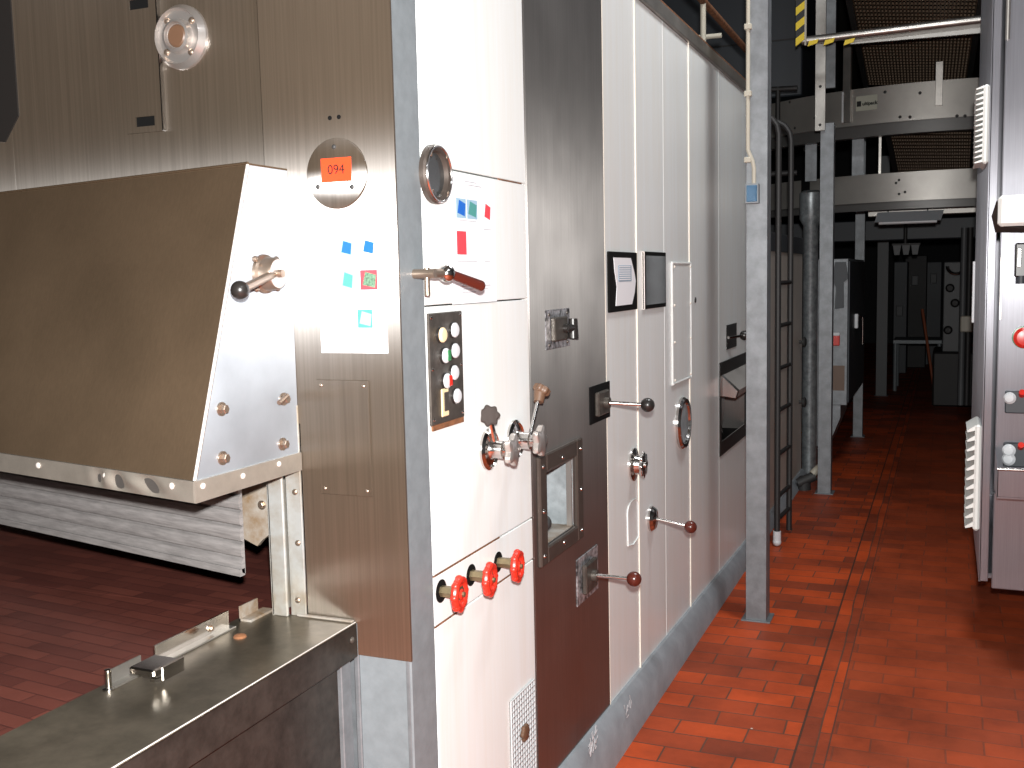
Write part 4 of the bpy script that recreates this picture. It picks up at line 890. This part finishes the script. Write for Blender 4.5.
# horizontal tube with warning stripes
a, z_ = PX(802, 41, 7.2), PX(985, 19, 7.2)
ro = empty('guard_rail', a, 'overhead stainless pipe rail with black and yellow striped end plate', 'rail')
b = MB(); b.tube([a, z_], .026, M['steel_plain'], 14); mk('pipe', b, ro)
b = MB(); d = z_-a; b.prism([a+Vector((.30, .03, -.02)), a+d+Vector((0, .03, -.02)), a+d+Vector((0, .03, -.075)), a+Vector((.30, .03, -.045))], (0, .02, 0), M['band']); mk('kick_plate', b, ro)
zt9 = PX(802, -30, 7.2).z; zb9 = PX(802, 47, 7.2).z; xw = .028; xx = float(PX(801, 20, 7.2).x); n = 10; hz_ = (zt9-zb9)/n
b = MB()
for i in range(n): 
    z = zb9+i*hz_; m_ = M['yellow'] if i % 2 == 0 else M['inkblack']; sl_ = .04
    b.prism([(xx-xw, 7.16, z), (xx+xw, 7.16, z+sl_), (xx+xw, 7.16, z+hz_+sl_), (xx-xw, 7.16, z+hz_)], (0, .012, 0), m_)
mk('striped_plate', b, ro, label='yellow and black warning stripes'); 
b = MB(); b.box(xx+xw, xx+xw+.012, 7.155, 7.175, zb9, zt9, M['conduit']); mk('plate_edge', b, ro)
for px in (813, 829, 849):
    q = PX(px, 44 if px < 820 else 43, 7.2); b = MB(); b.prism([(-.03, 0, -.02), (.03, 0, -.005), (.04, 0, .02), (-.02, 0, .012)], (0, -.012, 0), M['yellow']); mk('stripe_mark', b, ro, q+Vector((0, -.03, 0)))
# dark duct high up on the left
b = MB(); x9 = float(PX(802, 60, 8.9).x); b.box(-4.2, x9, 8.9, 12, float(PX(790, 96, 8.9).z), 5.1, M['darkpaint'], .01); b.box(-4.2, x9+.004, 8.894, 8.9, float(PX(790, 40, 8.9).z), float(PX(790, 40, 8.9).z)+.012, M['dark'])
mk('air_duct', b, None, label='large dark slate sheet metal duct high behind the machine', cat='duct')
b = MB(); z5 = float(PX(785, 90, 8.1).z); b.tube([(float(PX(768, 90, 8.1).x)-.3, 7.95, z5), (float(PX(800, 90, 8.1).x), 7.95, z5-.02)], .02, M['dark']); b.tube([(float(PX(781, 90, 8.1).x), 7.95, z5), (float(PX(781, 90, 8.1).x), 7.95, zlt+.12)], .018, M['dark'])
b.tube([(float(PX(768, 90, 8.1).x)-.3, 7.95, lz0+.2), (float(PX(800, 90, 8.1).x), 7.95, lz0+.2)], .02, M['dark'])
mk('walkway_railing', b, None, label='dark walkway railing above the low end section', cat='railing')
# beam and lamp
b = MB(); za = float(PX(920, 211, 9.4).z); b.box(float(PX(868, 211, 9.4).x), .3, 9.4, 9.55, za-.03, za+.025, M['band'], .003); mk('cross_beam', b, None, label='light steel cross beam just below the lower curve', cat='beam')
ya9 = 9.0; a, z_ = PX(875, 219, ya9), PX(941, 219, ya9)
lamp = empty('tube_lamp', (a+z_)/2, 'unlit fluorescent tube fitting hanging over the dark aisle', 'lamp')
b = MB(); hw9 = .05; b.prism([(a.x, ya9-.06, a.z-.03), (a.x+.02, ya9-.02, a.z+.05), (a.x+.02, ya9+.06, a.z+.05), (a.x, ya9+.1, a.z-.03)], (z_.x-a.x, 0, 0), M['tube']); mk('reflector', b, lamp)
b = MB(); b.tube([(a.x+.03, ya9+.0, a.z-.035), (z_.x-.03, ya9+.0, a.z-.035)], .014, M['bwhite']); mk('tube', b, lamp)
for f_ in (.2, .8):
    b = MB(); b.cyl((a.x+(z_.x-a.x)*f_, ya9, a.z+.05), (a.x+(z_.x-a.x)*f_, ya9, lz0+.065), .006, M['dark']); mk('hanger_rod', b, lamp)
# far end clutter
def farbox(name, px0, py0, px1, py1, y, dep, m, label, cat, detail=None):
    a, z_ = PX(px0, py0, y), PX(px1, py1, y); b = MB(); b.box(a.x, z_.x, y, y+dep, max(0, z_.z), a.z, m, .01); o = mk(name, b, None, label=label, cat=cat); return o
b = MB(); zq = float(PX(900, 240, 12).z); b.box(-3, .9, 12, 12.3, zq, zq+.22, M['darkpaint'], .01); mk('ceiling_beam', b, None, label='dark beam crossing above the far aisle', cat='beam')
o = empty('far_machine', (.25, 13.2, 0), 'dim grey filling machine standing at the right of the far aisle', 'machine')
a, z_ = PX(944, 262, 13), PX(966, 352, 13)
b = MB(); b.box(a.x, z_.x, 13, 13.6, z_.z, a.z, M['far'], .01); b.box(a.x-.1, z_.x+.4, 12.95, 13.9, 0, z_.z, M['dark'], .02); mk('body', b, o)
for px, py in ((950, 288), (955, 303), (948, 330)): 
    q = PX(px, py, 13); b = MB(); b.lathe([(.05, 0), (.05, .03), (.03, .05)], (0, 0, 0), (0, -1, 0), M['dark'], 14); mk('dial', b, o, q)
q = PX(956, 266, 13); b = MB(); b.torus((0, -.03, 0), (0, -1, 0), .09, .02, M['chrome'], 20, 8, PI, 2*PI); mk('handle', b, o, q)
for px in (963, 969): 
    q = PX(px, 290, 11.5); b = MB(); b.cyl((q.x, 11.5, .2), (q.x, 11.5, 2.0), .03, M['dark'] if px == 969 else M['far']); mk('pipe', b, o)
q = PX(967, 318, 11.3); b = MB(); b.box(-.06, .06, 0, .05, -.14, .02, M['conduit'], .01); mk('tag', b, o, q)
o = empty('far_table', (-.5, 14.5, 0), 'low grey metal table in the dark end of the aisle', 'table')
a, z_ = PX(893, 340, 14.5), PX(942, 340, 14.5)
b = MB(); b.box(a.x, z_.x, 14.5, 15.2, a.z-.05, a.z, M['grey'], .005); mk('table_top', b, o)
for x in (a.x+.03, z_.x-.03):
    for y in (14.53, 15.15): b = MB(); b.cyl((x, y, 0), (x, y, a.z-.05), .025, M['grey']); mk('leg', b, o)
a, z_ = PX(923, 308, 14.9), PX(936, 339, 14.9)
b = MB(); b.cyl((z_.x, 14.2, 0.02), (a.x, 14.46, a.z), .018, M['broom']); mk('broom', b, None, label='orange broom handle leaning against the far table', cat='broom')
for px0, py0, px1, py1, y, lb_ in ((894, 262, 905, 400, 17, 'tall dark machine column in the far background, left one'), (905, 256, 925, 345, 18, 'broad dark machine cabinet deep in the background'), (927, 262, 940, 335, 18.5, 'dark machine column in the far background, right one')):
    fb = farbox('far_column', px0, py0, px1, py1+30, y, 1.0 if 0 else .6, M['darkpaint'] if px0 != 905 else M['dark'], lb_, 'machine column')
    a = PX((px0+px1)/2, (py0+py1)/2-20, y); b = MB(); b.box(-.05, .05, -.02, 0, -.08, .08, M['far'], .01); mk('panel', b, fb, a)
# hopper over aisle (dim shapes under the beam)
q = PX(905, 250, 11.8); b = MB(); 
for k in range(3): b.prism([(-.12+k*.09, 0, .05), (-.04+k*.09, 0, .05), (-.055+k*.09, 0, -.05), (-.105+k*.09, 0, -.05)], (0, .1, 0), M['far'])
b.box(-.13, .15, .0, .12, .05, .07, M['dark']); b.cyl((0, .06, .07), (0, .06, 5.2-q.z), .02, M['dark'])
mk('bottle_gripper', b, None, q, label='row of three grey gripper cups under the dark beam', cat='gripper')

# ------------------------------------------------------------------ right control cabinet
XC = .15; qn = S(978.5, 581, XC); YCN = qn.y; ZC0 = qn.z; YCF = float(S(970, 480, XC).y); ZC1 = 4.2
YP = YCN+.02; XR = 1.15
cab = empty('control_cabinet', (.6, YCN+.6, 0), 'stainless control cabinet with tray and switches at the right edge of the aisle', 'cabinet')
b = MB(); b.box(XC, XC+.035, YCN, YCF, ZC0, ZC1, M['steel_cab'], .003); b.box(XC, XC+.006, YCN-.0, YCN+.01, ZC0, ZC1, M['steel_cab'])
b.box(XC+.035, XR, YCF-.05, YCF, ZC0, ZC1, M['steel_cab']); b.box(XR-.03, XR, YP, YCF-.05, ZC0, ZC1, M['steel_cab']); b.box(XC+.03, XR, YP+.04, YCF, ZC0, ZC0+.02, M['steel_cab']); mk('body', b, cab)
XD = XC+.05; zmid = float(F(1005, 492, YP).z)
b = MB(); b.box(XD, XR, YP-.012, YP+.01, zmid+.002, ZC1, M['steel_cab'], .004); mk('upper_door', b, cab, label='bright stainless upper door')
b = MB(); b.box(XD, XR, YP-.012, YP+.01, ZC0-.03, zmid-.002, M['steel_cab'], .004); mk('lower_door', b, cab)
b = MB(); b.box(XC+.25, XC+.33, YCN+.3, YCN+.38, 0, ZC0, M['steel_cab'], .004); mk('leg', b, cab); 
b = MB(); b.box(XR-.2, XR-.12, YCN+.3, YCN+.38, 0, ZC0, M['steel_cab'], .004); mk('leg', b, cab)
b = MB(); b.box(XC+.25, XC+.33, YCF-.38, YCF-.3, 0, ZC0, M['steel_cab'], .004); mk('leg', b, cab); b = MB(); b.box(XR-.2, XR-.12, YCF-.38, YCF-.3, 0, ZC0, M['steel_cab'], .004); mk('leg', b, cab)
# louvred vents on the aisle side (local -y = -X  => rz = -90)
RS = -PI/2
def louv(py0, py1, n, label, dep=.05):
    y0, y1 = YCN+.06, YCN+.34
    zt1 = float(at(976, py0, 1, y0).z); zt0 = float(at(976, py1, 1, y0).z)
    W = y1-y0; H = zt1-zt0; c = Vector((XC, (y0+y1)/2, (zt0+zt1)/2))
    b = MB(); b.box(-W/2, W/2, -dep*.45, 0, -H/2, H/2, M['louver'], .008)
    o = mk('vent_cover', b, cab, c, RS, label=label)
    for i in range(n):
        z = -H/2+H*(i+.5)/n; b = MB(); b.prism([(-W/2+.01, -dep*.4, z+H/n*.42), (-W/2+.01, -dep, z-H/n*.15), (-W/2+.01, -dep*.95, z-H/n*.32), (-W/2+.01, -dep*.4, z-H/n*.1)], (W-.02, 0, 0), M['louver']); mk('louver_slat', b, o, c, RS)
louv(85, 164, 15, 'upper white louvred vent cover', .052)
louv(425, 531, 11, 'lower white louvred vent cover', .056)
q = S(974, 290, XC); b = MB(); b.box(-.05, .05, -.012, 0, -.17, .17, M['paper'], .002); mk('paper_strip', b, cab, S(974.5, 292, XC), RS)
# front: handle, switches, tray
q = F(1012, 213, YP-.012); 
b = MB(); b.box(-.055, .14, -.11, 0, -.055, .065, M['louver'], .012); hd = mk('lever_box', b, cab, q, label='chunky white latch box')
b = MB(); b.prism([(-.058, -.06, .05), (-.075, -.05, -.01), (-.06, -.04, -.075), (.14, -.04, -.085), (.14, -.1, -.058), (-.03, -.1, -.058)], (0, .05, 0), M['greyknob']); mk('latch_dark_plate', b, hd, q)  # dark purple-brown piece around the white latch box
q = F(1021, 262, YP-.012); b = MB(); b.box(-.025, .08, -.05, 0, -.06, .075, M['black'], .006); b.box(-.018, -.002, -.065, -.05, -.02, .055, M['chrome'], .003); b.cyl((0, -.03, -.085), (0, -.03, -.05), .02, M['darkpaint']); mk('rotary_switch', b, cab, q, label='black switch block with chrome toggle')
q = F(1024, 337, YP-.012); b = MB(); b.lathe([(.045, 0), (.045, .02), (.03, .022)], (0, 0, 0), (0, -1, 0), M['bgreen'], 24); es = mk('emergency_button', b, cab, q, label='red mushroom button on green collar')
b = MB(); b.lathe([(.02, .02), (.04, .04), (.042, .052), (.03, .064), (0, .068)], (0, 0, 0), (0, -1, 0), M['bred'], 24); mk('button_cap', b, es, q)
def sw(px, py, s=1., both=False):
    q = F(px, py, YP-.012); b = MB(); b.box(-.03*s, .05*s, -.025, 0, -.06*s, .03*s, M['darkpaint'], .004); o = mk('toggle_switch', b, cab, q)
    for k in ((0, 0), (.0, -.035)) if both else ((0, 0),):
        b = MB(); b.lathe([(.018*s, .02), (.024*s, .05), (.016*s, .06), (0, .062)], (k[0], 0, k[1]), (-.3, -1, .1), M['bwhite'], 16); mk('switch_cap', b, o, q)
    b = MB(); b.cyl((.03, -.02, .015), (.03, -.05, .03), .012, M['bred']); mk('indicator', b, o, q)
sw(1013, 398); sw(1012, 450, 1.1, True)
# tray
yf = YP-.012; a = F(1001, 447, yf); t0 = F(1008, 500, yf-.22)
b = MB(); xl = XD+.0; zt2 = float(F(1004, 447, yf).z); zb2 = zt2-.17; xr = XR; d1 = .24
zf = zt2-.05
b.prism([(xl, yf, zt2), (xl, yf-d1, zf), (xl, yf-d1, zb2+.01), (xl, yf, zb2+.01)], (.004, 0, 0), M['steel_cab'])
b.box(xl, xr, yf-d1, yf-d1+.004, zb2+.01, zf, M['steel_cab'], .001); b.box(xl, xr, yf-d1, yf, zb2+.004, zb2+.012, M['steel_cab']); b.tube([(xl, yf-d1, zf), (xr, yf-d1, zf)], .006, M['chrome'])
b.prism([(xr-.004, yf, zt2), (xr-.004, yf-d1, zf), (xr-.004, yf-d1, zb2+.01), (xr-.004, yf, zb2+.01)], (.004, 0, 0), M['steel_cab'])
mk('tray', b, cab, label='bent stainless tray below the switches')
b = MB(); q = F(1012, 462, yf); b.box(-.03, .10, -.17, -.02, -.02, .045, M['darkpaint'], .01); b.cyl((0, -.1, .03), (-.03, -.16, .06), .016, M['bwhite']); b.cyl((.04, -.1, .03), (.01, -.17, .06), .016, M['bwhite'])
mk('hand_tool', b, None, (q.x+.02, q.y, zb2+.035), label='dark hand pliers with pale grips lying in the tray', cat='tool')
q = F(998, 290, YP-.012); b = MB(); b.box(-.004, .004, -.012, 0, -.12, .14, M['steel_plain'], .001); mk('door_hinge', b, cab, (XD+.006, YP-.012, q.z))
q = F(1001, 15, YP-.012); b = MB(); b.cyl((0, -.01, -.1), (0, -.01, .08), .009, M['steel_plain']); mk('door_hinge', b, cab, (XD+.006, YP-.012, q.z))
